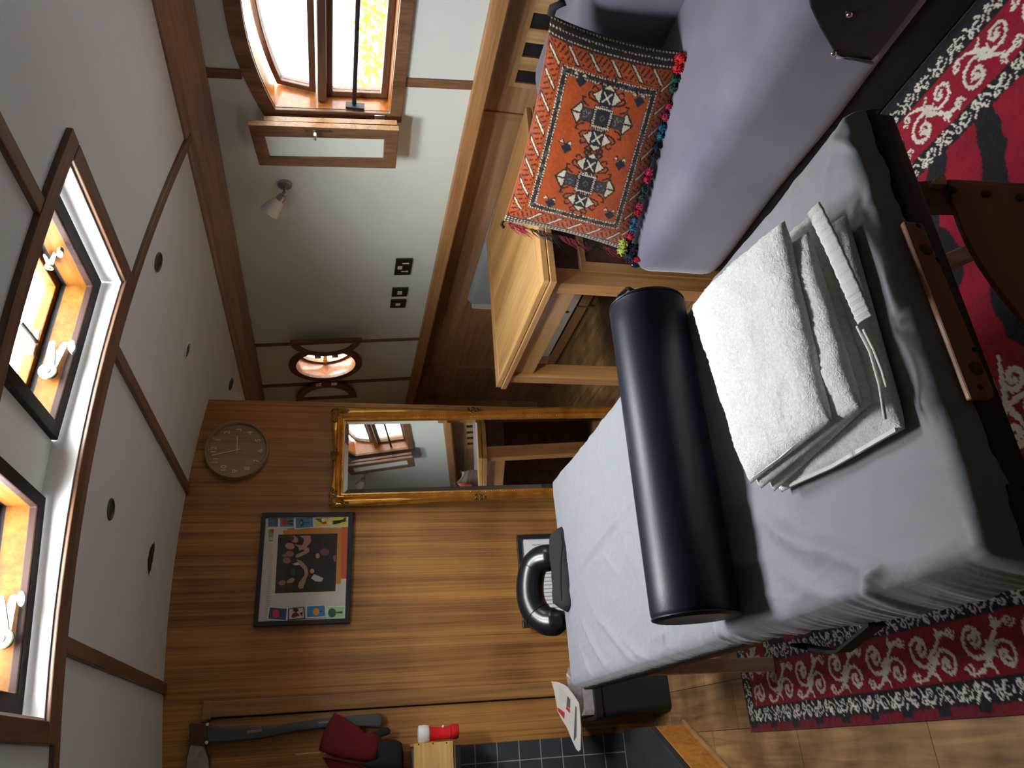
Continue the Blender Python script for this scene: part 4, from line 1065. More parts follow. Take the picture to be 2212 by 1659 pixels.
softbox(SX0, SX1, SY0, SY1, .12, SZ, .075, nz=.012, crown=.03).build('seat', M['cover'], so, smooth=True)
softbox(2.03, 2.378, SY0, 2.08, .2, .80, .085, nz=.012, seed=4).build('backrest', M['cover'], so, smooth=True)
MB().box(SX0 + .028, SX1, SY0 + .03, SY1 - .03, .012, .2).build('base', M['blackfab'], so, bevel=.01)
for x, y in ((SX0 + .08, SY1 - .1), (SX0 + .08, SY0 + .1), (SX1 - .08, SY1 - .1), (SX1 - .08, SY0 + .1)):
    MB().lathe([(.03, 0), (.03, .012), (.0005, .0121)], (x, y, 0), (0, 0, 1), 16).build('foot', M['darkwood'], so, smooth=40)
# bare leather corner where the cover has ridden up, with upholstery nails
lq = lambda a, b, o=0.0: xx(a, b, SX0 - .012 - o)
lp = MB().prism([lq(1740, -60), (lq(1752, 20)), lq(1772, 62), lq(1800, 110), lq(1812, 124), lq(1884, 133), lq(1920, 90), lq(2010, -30), lq(2040, -70)], (.02, 0, 0)).build('leather_panel', plain('worn_black_leather', (.011, .013, .014, 1), .42, noise=.5, nscale=24, bump=.3, bscale=60), so, bevel=.004)
for c in ((1801, 116), (1835, 32)):
    MB().ball(lq(c[0], c[1], .003), .008, 14, 8, (.6, 1, 1)).build('upholstery_nail', M['chrome'], lp, smooth=True)
mb = MB().tube([lq(1808, 124, .004), lq(1850, 130, .006), lq(1886, 136, .004)], .004, 8)
mb.build('piping', M['cover'], so, smooth=True)

# ---- ventilation grille in the lower panelling
gr = thing('vent_grille', 'pale oak slatted vent grille set in the panelling behind the sofa', 'vent grille', (2.39, 1.68, .78))
M['paleoak'] = wood('pale_oak', srgb(150, 112, 70), srgb(200, 160, 112), 'Y', 14, .8, .4, .08, blotch=.1)
M['paleoakz'] = wood('pale_oak_up', srgb(150, 112, 70), srgb(200, 160, 112), 'Z', 14, .8, .4, .08, blotch=.1)
GY0, GY1, GZ0, GZ1 = .95, 2.156, .69, .872
ringo = [(2.397, GY0, GZ0), (2.397, GY1, GZ0), (2.397, GY1, GZ1), (2.397, GY0, GZ1)]
ringi = [(2.397, GY0 + .022, GZ0 + .022), (2.397, GY1 - .022, GZ0 + .022), (2.397, GY1 - .022, GZ1 - .022), (2.397, GY0 + .022, GZ1 - .022)]
MB().ring(ringo, ringi, (-.012, 0, 0)).build('frame', M['paleoak'], gr, bevel=.002)
MB().box(2.394, 2.3985, GY0 + .02, GY1 - .02, GZ0 + .02, GZ1 - .02).build('opening', M['black'], gr)
y = GY1 - .022 - .064
while y > GY0 + .06:
    MB().box(2.384, 2.3965, y - .064, y, GZ0 + .018, GZ1 - .018).build('slat', M['paleoakz'], gr, bevel=.001)
    y -= .130

# ---- extending oak table
dk = thing('desk', 'golden oak extending table standing against the right-hand wall', 'table', (1.92, 2.66, 0))
DX0, DX1, DY0, DY1 = 1.503, 2.345, 2.214, 3.108
tp = MB().box(DX0, DX1, DY0 + .075, DY1 - .075, .768, .79).build('tabletop', M['desk'], dk, bevel=.002)
MB().box(DX0, DX1, DY0, DY0 + .0745, .768, .79).build('breadboard_end', M['deskx'], tp, bevel=.002)
MB().box(DX0, DX1, DY1 - .0745, DY1, .768, .79).build('breadboard_end', M['deskx'], tp, bevel=.002)
MB().box(DX0 - .006, DX1, DY0 - .006, 2.666, .741, .765).build('under_leaf', M['desk'], dk, bevel=.002)
MB().box(DX0 - .006, DX1, 2.6665, DY1 + .006, .741, .765).build('under_leaf', M['desk'], dk, bevel=.002)
MB().box(DX0 + .01, DX1 - .02, DY0 + .01, DY1 - .01, .7645, .7685).build('slide', M['darkwood'], dk)
for x in (DX0 + .012, DX1 - .13):
    for y in (DY0 + .03, DY1 - .098): MB().box(x, x + .07, y, y + .068, 0, .741).build('leg', M['deskz'], dk, bevel=.003)
MB().box(DX0 + .03, DX0 + .052, DY0 + .098, DY1 - .098, .632, .741).build('apron', M['desk'], dk, bevel=.002)
MB().box(DX1 - .105, DX1 - .083, DY0 + .098, DY1 - .098, .632, .741).build('apron', M['desk'], dk, bevel=.002)
MB().box(DX0 + .08, DX1 - .13, DY0 + .05, DY0 + .07, .632, .741).build('apron', M['darkwood'], dk, bevel=.002)
MB().box(DX0 + .08, DX1 - .13, DY1 - .07, DY1 - .05, .632, .741).build('apron', M['darkwood'], dk, bevel=.002)

# ---- mitred oak-framed panel (low cabinet end) between sofa and table
cb_ = thing('oak_cabinet', 'small oak framed cabinet with dark panel tucked under the table', 'cabinet', (2.0, 2.35, 0))
cf = lambda a, b, y=2.40: yy(a, b, 2.26)
c0 = cf(1252.8, 590.7); x0, z1 = c0.x, c0.z
O_ = [(x0, 2.26, 0), (2.24, 2.26, 0), (2.24, 2.26, z1), (x0, 2.26, z1)]; I_ = [(x0 + .045, 2.26, .05), (2.2, 2.26, .05), (2.2, 2.26, z1 - .024), (x0 + .045, 2.26, z1 - .024)]
MB().ring(O_, I_, (0, -.018, 0)).build('frame', M['deskz'], cb_, bevel=.003)
MB().box(x0 + .03, 2.21, 2.247, 2.256, .03, z1 - .01).build('panel', M['darkwood'], cb_)
MB().box(x0 + .01, 2.23, 2.2605, 2.2625, .0, z1 - .012).build('carcass', M['darkwood'], cb_, bevel=.002)

# ---- radiator on the lower wall, ribbed grey throw on it
M['radwhite'] = plain('radiator_enamel', srgb(206, 202, 190), .4)
ra = thing('radiator', 'white panel radiator on the wall behind the oak table', 'radiator', (2.37, 3.3, .2))
MB().box(2.352, 2.39, 2.80, 3.80, .33, .748).build('panel', M['radwhite'], ra, bevel=.006)
mb = MB().box(2.354, 2.388, 3.801, 3.806, .33, .748); mb.build('end_cap', M['radwhite'], ra, bevel=.002)
for x in (2.359, 2.373): MB().box(x, x + .007, 3.8062, 3.8085, .38, .72).build('slot', plain('slot_shadow', (.12, .115, .10, 1), .6), ra)
for y in (2.95, 3.6): MB().box(2.39, 2.4, y, y + .04, .35, .7).build('bracket', M['radwhite'], ra)
for y in (2.86, 3.74): MB().tube([(2.37, y, .34), (2.37, y, .0)], .0075, 10).build('pipe', M['dullmetal'], ra, smooth=40)
def throw(u, v):
    y = 2.9 + .83 * u; s = v * .34
    if s < .14: x, z = 2.348 - .0, .64 + s * .85
    elif s < .22: x, z = 2.348 + (s - .14) * .56, .759 + .02 * math.sin((s - .14) / .08 * 3.14)
    else: x, z = 2.393, .759 - (s - .22) * .5
    r = .0035 * math.sin(y * 330 + 4 * math.sin(y * 9))
    return Vector((x - (r + .004 if s < .14 else 0), y, z + (r + .006 if .1 < s < .24 else 0)))
th = MB().grid(throw, 420, 26).build('throw', plain('grey_rib', srgb(136, 138, 138), .9, noise=.1, bump=.5, bscale=400), None, smooth=True, clean=False)
sm = th.modifiers.new('thick', 'SOLIDIFY'); sm.thickness = .006; sm.offset = 1
tag(th, 'grey ribbed knitted throw draped over the radiator behind the table', 'throw')
sk_ = MB().box(2.372, 2.402, 2.36, 4.63, .045, .105).build('baseboard_right', M['rail'], None, bevel=.003); sk_['kind'] = 'structure'
wb_ = thing('white_board', 'white painted board with dark knots along the wall foot below the table', 'board', (2.37, 3.8, .13))
MB().box(2.362, 2.392, 3.0, 4.38, .125, .27).build('board', M['radwhite'], wb_, bevel=.002)
for y, z in ((3.62, .2), (3.70, .215), (3.86, .19), (3.80, .16), (4.02, .2)): MB().lathe([(.014, 0), (.012, .0015), (.0005, .0016)], (2.362, y, z), (-1, 0, 0), 10).build('knot', M['darkwood'], wb_)

# ---- sockets and switches
M['plate'] = plain('dark_pewter_plate', srgb(74, 72, 66), .32, .85)
M['swwhite'] = plain('switch_white', srgb(214, 208, 198), .4)
def plate(px4, label, cat, name):
    P4 = [wl(*p, 0) for p in px4]; c = sum(P4, Vector()) / 4
    y0 = (P4[0].y + P4[1].y) / 2; y1 = (P4[2].y + P4[3].y) / 2
    t = thing(name, label, cat, c); hh = .0425; hw = (y1 - y0) / 2; yc = (y0 + y1) / 2
    def at(dy, dz, o): return wp(yc, 0, 0) * 0 + Vector((c.x, yc + dy, c.z)) + WUP * dz + WIN * o
    out = [at(-hw, -hh, .0005), at(hw, -hh, .0005), at(hw, hh, .0005), at(-hw, hh, .0005)]
    MB().prism(out, WIN * .009).build('faceplate', M['plate'], t, bevel=.002)
    return t, at
t, at_ = plate([(854.5, 557), (891.6, 557), (886.6, 591.8), (851, 591)], 'dark metal double plug socket on the cream wall', 'plug socket', 'plug_socket')
MB().prism([at_(a, b, .0095) for a, b in ((-.012, .006), (.012, .006), (.012, .03), (-.012, .03))], WIN * .004).build('rocker', M['swwhite'], t, bevel=.001)
for dy in (-.036, .036):
    mb = MB()
    MB().prism([at_(dy + a, b, .0095) for a, b in ((-.006, -.026), (.006, -.026), (.006, -.018), (-.006, -.018))], WIN * .002).build('pin_hole', M['swwhite'], t)
    MB().prism([at_(dy + a, b, .0095) for a, b in ((-.003, -.018), (.003, -.018), (.003, .008), (-.003, .008))], WIN * .002).build('pin_hole', M['swwhite'], t)
for px4, lb in (([(847, 620), (881, 620), (880, 638), (845, 638)], 'dark metal switch nearer the double socket, with a white rocker'), ([(843, 646), (878, 645), (875, 662), (842, 663)], 'dark metal switch farther from the double socket, smaller white rocker')):
    t, at_ = plate(px4, lb, 'light switch', 'light_switch'); t['group'] = 'light switches on the cream wall'
    w = .014 if 'nearer' in lb else .010
    MB().prism([at_(a, b, .0095) for a, b in ((-w, -.012), (w, -.012), (w, .014), (-w, .014))], WIN * .004).build('rocker', M['swwhite'], t, bevel=.001)

# ---- wall spotlight(s)
def spot(dy, label):
    c = wl(615, 397, .0); c.y += dy
    s = thing('wall_spotlight', label, 'wall light', c)
    MB().lathe([(.03, 0), (.03, .008), (.026, .014), (.012, .018), (.0005, .019)], c + WIN * .0005, WIN, 28).build('rose', M['dullmetal'], s, smooth=40)
    e = c + WIN * .055 + WUP * .004
    ar = MB().tube([c + WIN * .012, c + WIN * .03, e], .006, 10).ball(e, .012, 12, 8).build('arm', M['dullmetal'], s, smooth=True)
    d = (wl(588, 440, .10) - wl(612, 410, .06)); d.y = abs(d.y) if dy == 0 else -abs(d.y); d.normalize()
    b0 = e + d * .004
    MB().lathe([(.008, 0), (.017, .006), (.019, .03), (.021, .034)], b0, d, 24).build('lamp_holder', M['dullmetal'], s, smooth=40)
    gl_ = plain('opal_glass', srgb(226, 220, 214), .25) if 'opal' not in M else M['opal']; M['opal'] = gl_
    MB().lathe([(.021, .030), (.030, .05), (.039, .085), (.042, .102), (.039, .102), (.027, .06)], b0, d, 28).build('lamp_shade', gl_, s, smooth=40)
spot(0, 'small pewter wall spotlight with opal glass shade on the wall past the shutter')
spot(-1.76, 'small pewter wall spotlight seen only in the mirror, behind the viewer')
# near-side shutter of the window, seen in the mirror
def mir(p): return Vector((p.x, 3.6 - p.y, p.z))
sh2 = MB().ring([mir(p) for p in F1], [mir(p) for p in I1], -WIN * .022).build('shutter', M['trimwoodz'], w1, bevel=.004)
MB().prism([mir(p) - WIN * .008 for p in I1], -WIN * .008).build('panel', M['cream'], sh2)
MB().ring([mir(p) for p in F2], [mir(p) for p in I2], -WIN * .022).build('shutter', M['trimwoodz'], w1, bevel=.004)

# ---- recessed downlights and the ragged hole in the ceiling
def ceil_at(a, b):
    z = 2.18
    for i in range(8): p = zz(a, b, z); z = ceilz(p.x)
    return p
first = None
for k, ((a, b), lb) in enumerate([((341, 566), 'round recessed downlight nearest the roof light, by the cornice'), ((404, 757), 'round recessed downlight with pale rim, second along the cornice side'),
                                 ((486, 825), 'round recessed downlight over the passage beyond the partition'), ((238, 1100), 'round recessed downlight between roof light and clock, beside the ragged hole')]):
    p = ceil_at(a, b) if k != 2 else Vector((1.93, 4.05, ceilz(1.93)))
    if first is None:
        d = thing('downlight', lb, 'downlight', p, 'recessed ceiling downlights'); first = d
        MB().lathe([(.036, .002), (.036, -.004), (.032, -.006), (.029, -.002), (.029, .0015)], p, (0, 0, 1), 28).build('rim', plain('dark_rim', srgb(70, 72, 64), .5), d, smooth=40)
        MB().lathe([(.029, .0005), (.029, -.001), (.0005, -.0012)], p, (0, 0, 1), 24).build('lamp_lens', plain('dark_lens', srgb(46, 50, 44), .5), d)
    else:
        d = copy_tree(first); d.location = p; d['label'] = lb
        if k == 1:
            for c_ in d.children:
                if c_.name.startswith('rim'): c_.data = c_.data.copy(); c_.data.materials[0] = M['white']
    d.rotation_euler = (0, math.atan(.17 * (p.x - .78)), 0)
hp = ceil_at(325, 1205); rnd = random.Random(5); n = 30
ho = thing('ceiling_hole', 'ragged dark hole broken through the ceiling panel', 'hole', hp)
def hpt(i, r, z):
    t = 2 * math.pi * i / n; v = Vector((hp.x + (.066 + .006 * math.sin(5 * t) + .004 * math.sin(11 * t + 1)) * math.cos(t) * r, hp.y + (.042 + .006 * math.sin(3 * t) + .005 * math.sin(9 * t)) * math.sin(t) * r + .012 * math.cos(t), 0)); v.z = ceilz(v.x) + z; return v
MB().poly([hpt(i, .97, -.002) for i in range(n)]).build('cavity', M['black'], ho)
MB().ring([hpt(i, 1.03 + .05 * math.sin(i * 2.3), -.0005) for i in range(n)], [hpt(i, .96, -.0005) for i in range(n)], (0, 0, -.001)).build('torn_edge', M['white'], ho)
# ================================================================== the left side: tools, hearth, bin
AY = FY - .012
ay = lambda a, b, o=0.0: yy(a, b, AY - o)
ax_ = thing('axe', 'long grey-handled splitting axe hung head up on the partition', 'axe', ay(430, 1590))
M['axegrip'] = plain('grey_fibre', srgb(70, 74, 72), .5, noise=.15)
M['axehead'] = plain('rusty_steel', srgb(92, 70, 52), .5, .7, noise=.5, nscale=40)
M['axeblade'] = plain('worn_edge', srgb(168, 160, 150), .35, .9, noise=.4, nscale=50)
hd = [(440, 1566), (480, 1570), (520, 1571), (560, 1570), (600, 1566), (640, 1560), (690, 1552), (740, 1547), (790, 1543), (822, 1540), (827, 1548), (825, 1566), (818, 1572), (790, 1569), (740, 1570), (690, 1574), (640, 1580), (600, 1588), (560, 1596), (520, 1600), (480, 1603), (444, 1604)]
MB().prism([ay(*p, .036) for p in hd], (0, .028, 0)).build('handle', M['axegrip'], ax_, bevel=.007, seg=4)
hdp = [(408, 1566), (412, 1560), (440, 1563), (446, 1568), (446, 1602), (440, 1606), (452, 1640), (452, 1668), (430, 1678), (400, 1672), (402, 1640), (409, 1606)]
MB().prism([ay(*p, .044) for p in hdp], (0, .043, 0)).build('head', M['axehead'], ax_, bevel=.004)
MB().prism([ay(*p, .0442) for p in [(412, 1610), (438, 1612), (450, 1640), (452, 1668), (430, 1678), (401, 1672), (404, 1640)]], (0, -.001, 0)).build('cutting_edge', M['axeblade'], ax_)
for c in ((448, 1565), (446, 1604)): MB().ball(ay(c[0], c[1], .046), .006, 10, 6, (1.2, .6, 1.2)).build('wedge', M['numwhite'], ax_, smooth=True)
mb = MB()
for i in range(9):
    a = 534 + i * 3.6; mb.poly([ay(a, 1584 - i * .45, .0375), ay(a + 2.2, 1584 - i * .45, .0375), ay(a + 2.2, 1578 - i * .45, .0375), ay(a, 1578 - i * .45, .0375)])
mb.build('printed_mark', colr(150, 152, 150), ax_, clean=False)
mb = MB()
for i in range(7):
    a = 688 + i * 3.4; mb.poly([ay(a, 1563 - i * .3, .0375), ay(a + 2, 1563 - i * .3, .0375), ay(a + 2, 1559 - i * .3, .0375), ay(a, 1559 - i * .3, .0375)])
mb.build('printed_mark', colr(160, 160, 158), ax_, clean=False)
# hook the axe hangs on
MB().tube([ay(452, 1556, 0), ay(452, 1556, .05), ay(448, 1556, .056)], .004, 8).build('hook', M['iron'], ax_, smooth=True)

# ---- heat-proof gauntlets, red cuff and black fingers
gv = thing('work_glove', 'red-cuffed black work gauntlet in front, hanging across the axe handle', 'glove', ay(770, 1580), 'work gauntlets on the wall')
gw = thing('work_glove', 'red-cuffed work gauntlet behind and below the one across the axe handle', 'glove', ay(780, 1640), 'work gauntlets on the wall')
M['redcloth'] = plain('dark_red_cloth', srgb(104, 8, 14), .85, noise=.25, nscale=30, bump=.4, bscale=500)
g_ = lambda a, b, o: ay(360 + a / 4.096, 1300 + b / 4.096, o)
def pad(pts, o0, h, name, mat, parent, cen=None, sc=((1, 0), (1, .35), (.94, .75), (.8, .95), (.5, 1.0))):
    P = [g_(a, b, o0) for a, b in pts]; c = sum(P, Vector()) / len(P) if cen is None else g_(cen[0], cen[1], o0); k = len(P); vs = []; fs = []
    for s, q in sc:
        for i, p in enumerate(P): vs.append(c + (p - c) * s + Vector((0, -h * q + .003 * mnoise.noise(Vector((i * .7, q * 3, h * 50))), 0)))
    for r in range(len(sc) - 1):
        for i in range(k): fs.append((r * k + i, r * k + (i + 1) % k, (r + 1) * k + (i + 1) % k, (r + 1) * k + i))
    fs += [tuple(range(k))[::-1], tuple((len(sc) - 1) * k + i for i in range(k))]
    return MB().add(vs, fs).build(name, mat, parent, smooth=True)
cuff = [(1490, 980), (1560, 1020), (1640, 1075), (1700, 1110), (1760, 1170), (1830, 1150), (1890, 1190), (1900, 1260), (1880, 1320), (1860, 1420), (1760, 1420), (1600, 1395), (1480, 1375), (1350, 1315), (1370, 1230), (1400, 1140), (1440, 1060)]
cu_ = pad(cuff, .045, .05, 'cuff', M['redcloth'], gv)
pad([(1840, 1150), (1890, 1120), (1920, 1110), (1960, 1115), (1980, 1135), (1975, 1165), (1940, 1185), (1890, 1195), (1850, 1190)], .05, .024, 'thumb', M['blackfab'], gv)
pad([(1860, 1230), (1940, 1215), (2030, 1220), (2080, 1250), (2092, 1330), (2095, 1480), (1980, 1500), (1800, 1480), (1700, 1440), (1860, 1400)], .05, .045, 'hand', M['blackfab'], gv)
pad([(1380, 1375), (1500, 1400), (1660, 1430), (1760, 1470), (1800, 1600), (1700, 1680), (1560, 1600), (1440, 1480)], .012, .028, 'cuff', M['redcloth'], gw)
pad([(1770, 1480), (1860, 1500), (1980, 1520), (2060, 1560), (2050, 1680), (1900, 1720), (1800, 1640)], .012, .028, 'hand', M['blackfab'], gw)
MB().tube([g_(1490, 985, .05), g_(1440, 1065, .062), g_(1400, 1145, .066), g_(1370, 1235, .064), g_(1352, 1312, .05)], .004, 8).build('hem', M['redcloth'], cu_, smooth=True)
MB().ball(g_(1400, 1340, .062), .006, 10, 6).build('press_stud', M['dullmetal'], cu_, smooth=True)
MB().tube([g_(1360, 1335, .05), g_(1250, 1342, .03), g_(1140, 1352, .004)], .0022, 6).build('hanging_cord', M['numwhite'], gv, smooth=True)

# ---- wooden box on the tiled ledge and the little red boot on it
bx = thing('wooden_box', 'pale wooden box standing on the ledge of the dark tiles', 'box', (-.05, 3.6, .96))
M['pine'] = wood('pine_box', srgb(186, 138, 72), srgb(226, 182, 112), 'X', 10, .6, .5, .06, blotch=.1)
M['pineweath'] = wood('weathered_pine', srgb(84, 68, 54), srgb(150, 130, 112), 'X', 14, .8, .7, .1)
bq = lambda a, b, y: yy(840 + a / 10.43, 1500 + b / 10.43, y)
B0 = 3.50
c0 = bq(565, 1130, B0); c1 = bq(1445, 1065, B0)
zt, zb, xr = c0.z, c1.z, .038
MB().box(-.34, xr, B0, B0 + .012, zb, zt).build('front', M['pine'], bx, bevel=.0015)
MB().box(xr - .012, xr, B0 + .0125, FY - .012, zb, zt).build('side', M['pine'], bx, bevel=.0015)
MB().box(-.34, -.328, B0 + .0125, FY - .012, zb, zt).build('side', M['pine'], bx, bevel=.0015)
MB().box(-.328, xr - .0125, B0 + .0125, FY - .012, zb, zb + .01).build('base', M['pineweath'], bx)
MB().box(-.328, xr - .0125, FY - .024, FY - .0125, zb, zt).build('back', M['pineweath'], bx)
for a, b in ((670, 1130), (992, 1108), (1300, 1090)): MB().ball(bq(a, b, B0 - .0005), .0032, 8, 6, (1, .4, 1)).build('screw', M['iron'], bx, smooth=True)
MB().box(-1.0, .02, 3.44, FY - .012, zb - .022, zb - .001).build('trim_11', M['frameblack'])['kind'] = 'structure'
bt = thing('christmas_boot', 'small red felt boot with white fur cuff on the end of the box', 'ornament', (.058, 3.56, 1.02))
M['felt'] = plain('red_felt', srgb(206, 10, 20), .85, noise=.1, bump=.3, bscale=600)
M['fur'] = plain('white_fur', srgb(232, 228, 228), .95, noise=.06, nscale=60, bump=1.0, bscale=300)
# the boot stands up: sole on the box rim side, leg upward
by = 3.545
F = lambda a, b: bq(a, b, by)
top_, bot_ = F(880, 870), F(1240, 900)
rad = (F(900, 690) - F(900, 1060)).length / 2
mid = F(1060, 880)
def loft(secs, name, mat, parent, n=24, smooth=True):
    vs = []; fs = []
    for c, rx, ry in secs:
        for q in range(n): a = 2 * math.pi * q / n; vs.append(Vector(c) + Vector((rx * math.cos(a), ry * math.sin(a), 0)))
    for i in range(len(secs) - 1):
        for q in range(n): fs.append((i * n + q, i * n + (q + 1) % n, (i + 1) * n + (q + 1) % n, (i + 1) * n + q))
    fs += [tuple(range(n))[::-1], tuple((len(secs) - 1) * n + q for q in range(n))]
    return MB().add(vs, fs).build(name, mat, parent, smooth=smooth)
zA, zB, zC, zD = F(895, 880).z, F(1240, 880).z, F(1370, 880).z, F(1540, 880).z
xc = F(1060, 880).x; r = rad * .92
loft([((xc, by, zA + .004), r, r), ((xc, by, zA), r, r), ((xc - .001, by, (zA + zB) / 2), r * .9, r * .92), ((xc - .002, by, zB + .006), r * .84, r * .9), ((xc - .001, by - .006, zB), r * .84, r * 1.05), ((xc, by - .014, zC + .004), r * .9, r * 1.35), ((xc + .001, by - .016, zC), r * .9, r * 1.4)], 'boot', M['felt'], bt)
loft([((xc + .001, by - .016, zC - .0015), r * .98, r * 1.5), ((xc + .002, by - .017, zC - .004), r * 1.02, r * 1.55), ((xc + .003, by - .017, zD + .004), r * 1.02, r * 1.55), ((xc + .003, by - .017, zD), r * .96, r * 1.48)], 'sole', M['felt'], bt)
zf0, zf1 = F(895, 880).z - .002, F(660, 880).z
loft([((xc, by, zf0), r * 1.06, r * 1.06), ((xc, by, zf0 + .003), r * 1.2, r * 1.2), ((xc, by, (zf0 + zf1) / 2), r * 1.26, r * 1.26), ((xc, by, zf1 - .003), r * 1.2, r * 1.2), ((xc, by, zf1), r * 1.0, r * 1.0)], 'fur_cuff', M['fur'], bt)
MB().ball(F(1216, 722) + Vector((0, -.012, 0)), .0055, 12, 8).build('pompom', M['fur'], bt, smooth=True)

# ---- raised slate hearth with an oak front
he = thing('hearth', 'raised dark slate hearth with an orange oak edge in the left corner', 'hearth', (-.4, 3.3, 0))
HT = .165
M['slate'] = plain('dusty_slate', srgb(52, 53, 55), .55, noise=.5, nscale=7, bump=.2, bscale=80)
h1, h2 = zz(1402, 1570, HT), zz(1476, 1659, HT); dv = (h2 - h1).normalized(); h2 = h1 + dv * .9
MB().prism([(h1.x, h1.y, HT - .03), (h2.x, h2.y, HT - .03), (-.94, h2.y, HT - .03), (-.94, FY - .014, HT - .03), (h1.x, FY - .014, HT - .03)], (0, 0, .03)).build('slab', M['slate'], he, bevel=.004)
nn = Vector((dv.y, -dv.x, 0)); nn = nn if nn.y < 0 or nn.x > 0 else -nn
M['hearthoak'] = wood('hearth_oak', srgb(150, 88, 32), srgb(204, 138, 62), 'X', 9, .9, .4, .1)
a, b = Vector((h1.x, h1.y, 0)), Vector((h2.x, h2.y, 0))
MB().prism([a, b, b + Vector((0, 0, HT - .032)), a + Vector((0, 0, HT - .032))], -nn * .02).build('front', M['hearthoak'], he, bevel=.002)
MB().box(h1.x - .02, h1.x - .0005, h1.y + .02, FY - .014, 0, HT - .032).build('side', M['hearthoak'], he, bevel=.002)
MB().prism([a + nn * .001, b + nn * .001, b + nn * .022, a + nn * .022], (0, 0, .014)).build('bead', M['rail'], he, bevel=.003)

# ---- black bin with a liner, and the newspaper on it
bn = thing('waste_bin', 'black plastic waste bin with a liner against the partition', 'bin', (.19, 3.56, 0))
XB0, XB1, YB0, YB1, HB = .085, .33, 3.452, 3.672, .36
def binloop(g, z, r=.03, n=5):
    x0, x1, y0, y1 = XB0 - g, XB1 + g, YB0 - g, YB1 + g * .3; pts = []
    for cx_, cy_, a0 in ((x1 - r, y1 - r, 0), (x0 + r, y1 - r, 90), (x0 + r, y0 + r, 180), (x1 - r, y0 + r, 270)):
        for k in range(n + 1): t = math.radians(a0 + 90 * k / n); pts.append(Vector((cx_ + r * math.cos(t), cy_ + r * math.sin(t), z)))
    return pts
def skin(loops, name, mat, parent, caps=(True, False), **k):
    n = len(loops[0]); vs = [p for l in loops for p in l]; fs = []
    for r in range(len(loops) - 1):
        for i in range(n): fs.append((r * n + i, r * n + (i + 1) % n, (r + 1) * n + (i + 1) % n, (r + 1) * n + i))
    if caps[0]: fs.append(tuple(range(n))[::-1])
    if caps[1]: fs.append(tuple((len(loops) - 1) * n + i for i in range(n)))
    return MB().add(vs, fs).build(name, mat, parent, **k)
M['binplastic'] = plain('bin_plastic', (.012, .012, .013, 1), .42, bump=.15, bscale=300)
skin([binloop(-.012, .0), binloop(-.01, .004), binloop(0, HB), binloop(-.006, HB), binloop(-.016, .01)], 'body', M['binplastic'], bn, (True, True), smooth=40)
skin([binloop(.001, HB - .03), binloop(.008, HB - .028), binloop(.008, HB + .002), binloop(.003, HB + .006), binloop(-.008, HB + .006), binloop(-.008, HB - .02)], 'rim', M['binplastic'], bn, (False, False), smooth=40)
rnd = random.Random(11)
L0 = binloop(-.009, HB - .04); L1 = [p + Vector((rnd.uniform(-.004, .004), rnd.uniform(-.004, .004), .045 + rnd.uniform(0, .012))) for p in binloop(-.012, HB)]
L2 = [p + Vector((rnd.uniform(-.01, .01), rnd.uniform(-.01, .01), .02 + rnd.uniform(0, .02))) for p in binloop(-.045, HB)]
L3 = [p + Vector((0, 0, rnd.uniform(-.03, .01))) for p in binloop(-.075, HB)]
skin([L0, L1, L2, L3], 'liner', plain('silvery_liner', srgb(176, 166, 164), .3, .3, noise=.3, nscale=60, bump=.6, bscale=90), bn, (False, True), smooth=30)
nw = thing('newspaper', 'folded newspaper with red headlines lying on the waste bin', 'newspaper', (.18, 3.53, .42))
nq = lambda a, b: (900 + a / 4.424, 1380 + b / 4.424)
ND = (0, -.55, 1.0); n0 = Vector((.1, 3.5, .425)); NDd = Vector(ND).dot(n0)
npz = lambda a, b, o=0.0: pl(*nq(a, b), ND, NDd + o)
M['newsprint'] = plain('newsprint', srgb(204, 198, 190), .8, noise=.06, nscale=30)
outer = [(1290, 405), (1350, 412), (1400, 430), (1440, 455), (1500, 530), (1552, 610), (1558, 640), (1575, 850), (1570, 1060), (1550, 1074), (1525, 1050), (1480, 950), (1440, 850), (1390, 770), (1350, 690), (1335, 600), (1318, 500)]
def page(k): return [npz(a + k * 2.2, b + k * 3.0, -.0045 * k) for a, b in outer]
for k in range(3, -1, -1): pg = MB().prism(page(k), Vector(ND).normalized() * .003).build('sheet', M['newsprint'], nw, bevel=.001)
def nprint(pts, c, nm): return MB().poly([npz(a, b, .0042) for a, b in pts]).build(nm, colr(*c), nw, clean=False)
nprint([(1345, 655), (1385, 680), (1415, 705), (1412, 768), (1390, 740), (1350, 690)], (190, 44, 58), 'red_block')
nprint([(1432, 640), (1466, 672), (1466, 712), (1426, 670)], (196, 50, 66), 'red_block')
nprint([(1440, 545), (1470, 580), (1466, 665), (1432, 640)], (86, 86, 84), 'photo')
for i in range(6):
    t = i * 22; nprint([(1352 + t * .2, 470 + t), (1420 + t * .25, 510 + t), (1420 + t * .25, 514 + t), (1352 + t * .2, 474 + t)], (164, 160, 156), 'text_line')
for i in range(7):
    t = i * 24; nprint([(1472 + t * .12, 690 + t), (1500 + t * .12, 720 + t), (1500 + t * .12, 724 + t), (1472 + t * .12, 694 + t)], (168, 164, 160), 'text_line')
nprint([(1516, 640), (1530, 655), (1528, 930), (1505, 980), (1500, 960)], (84, 96, 92), 'dark_strip')
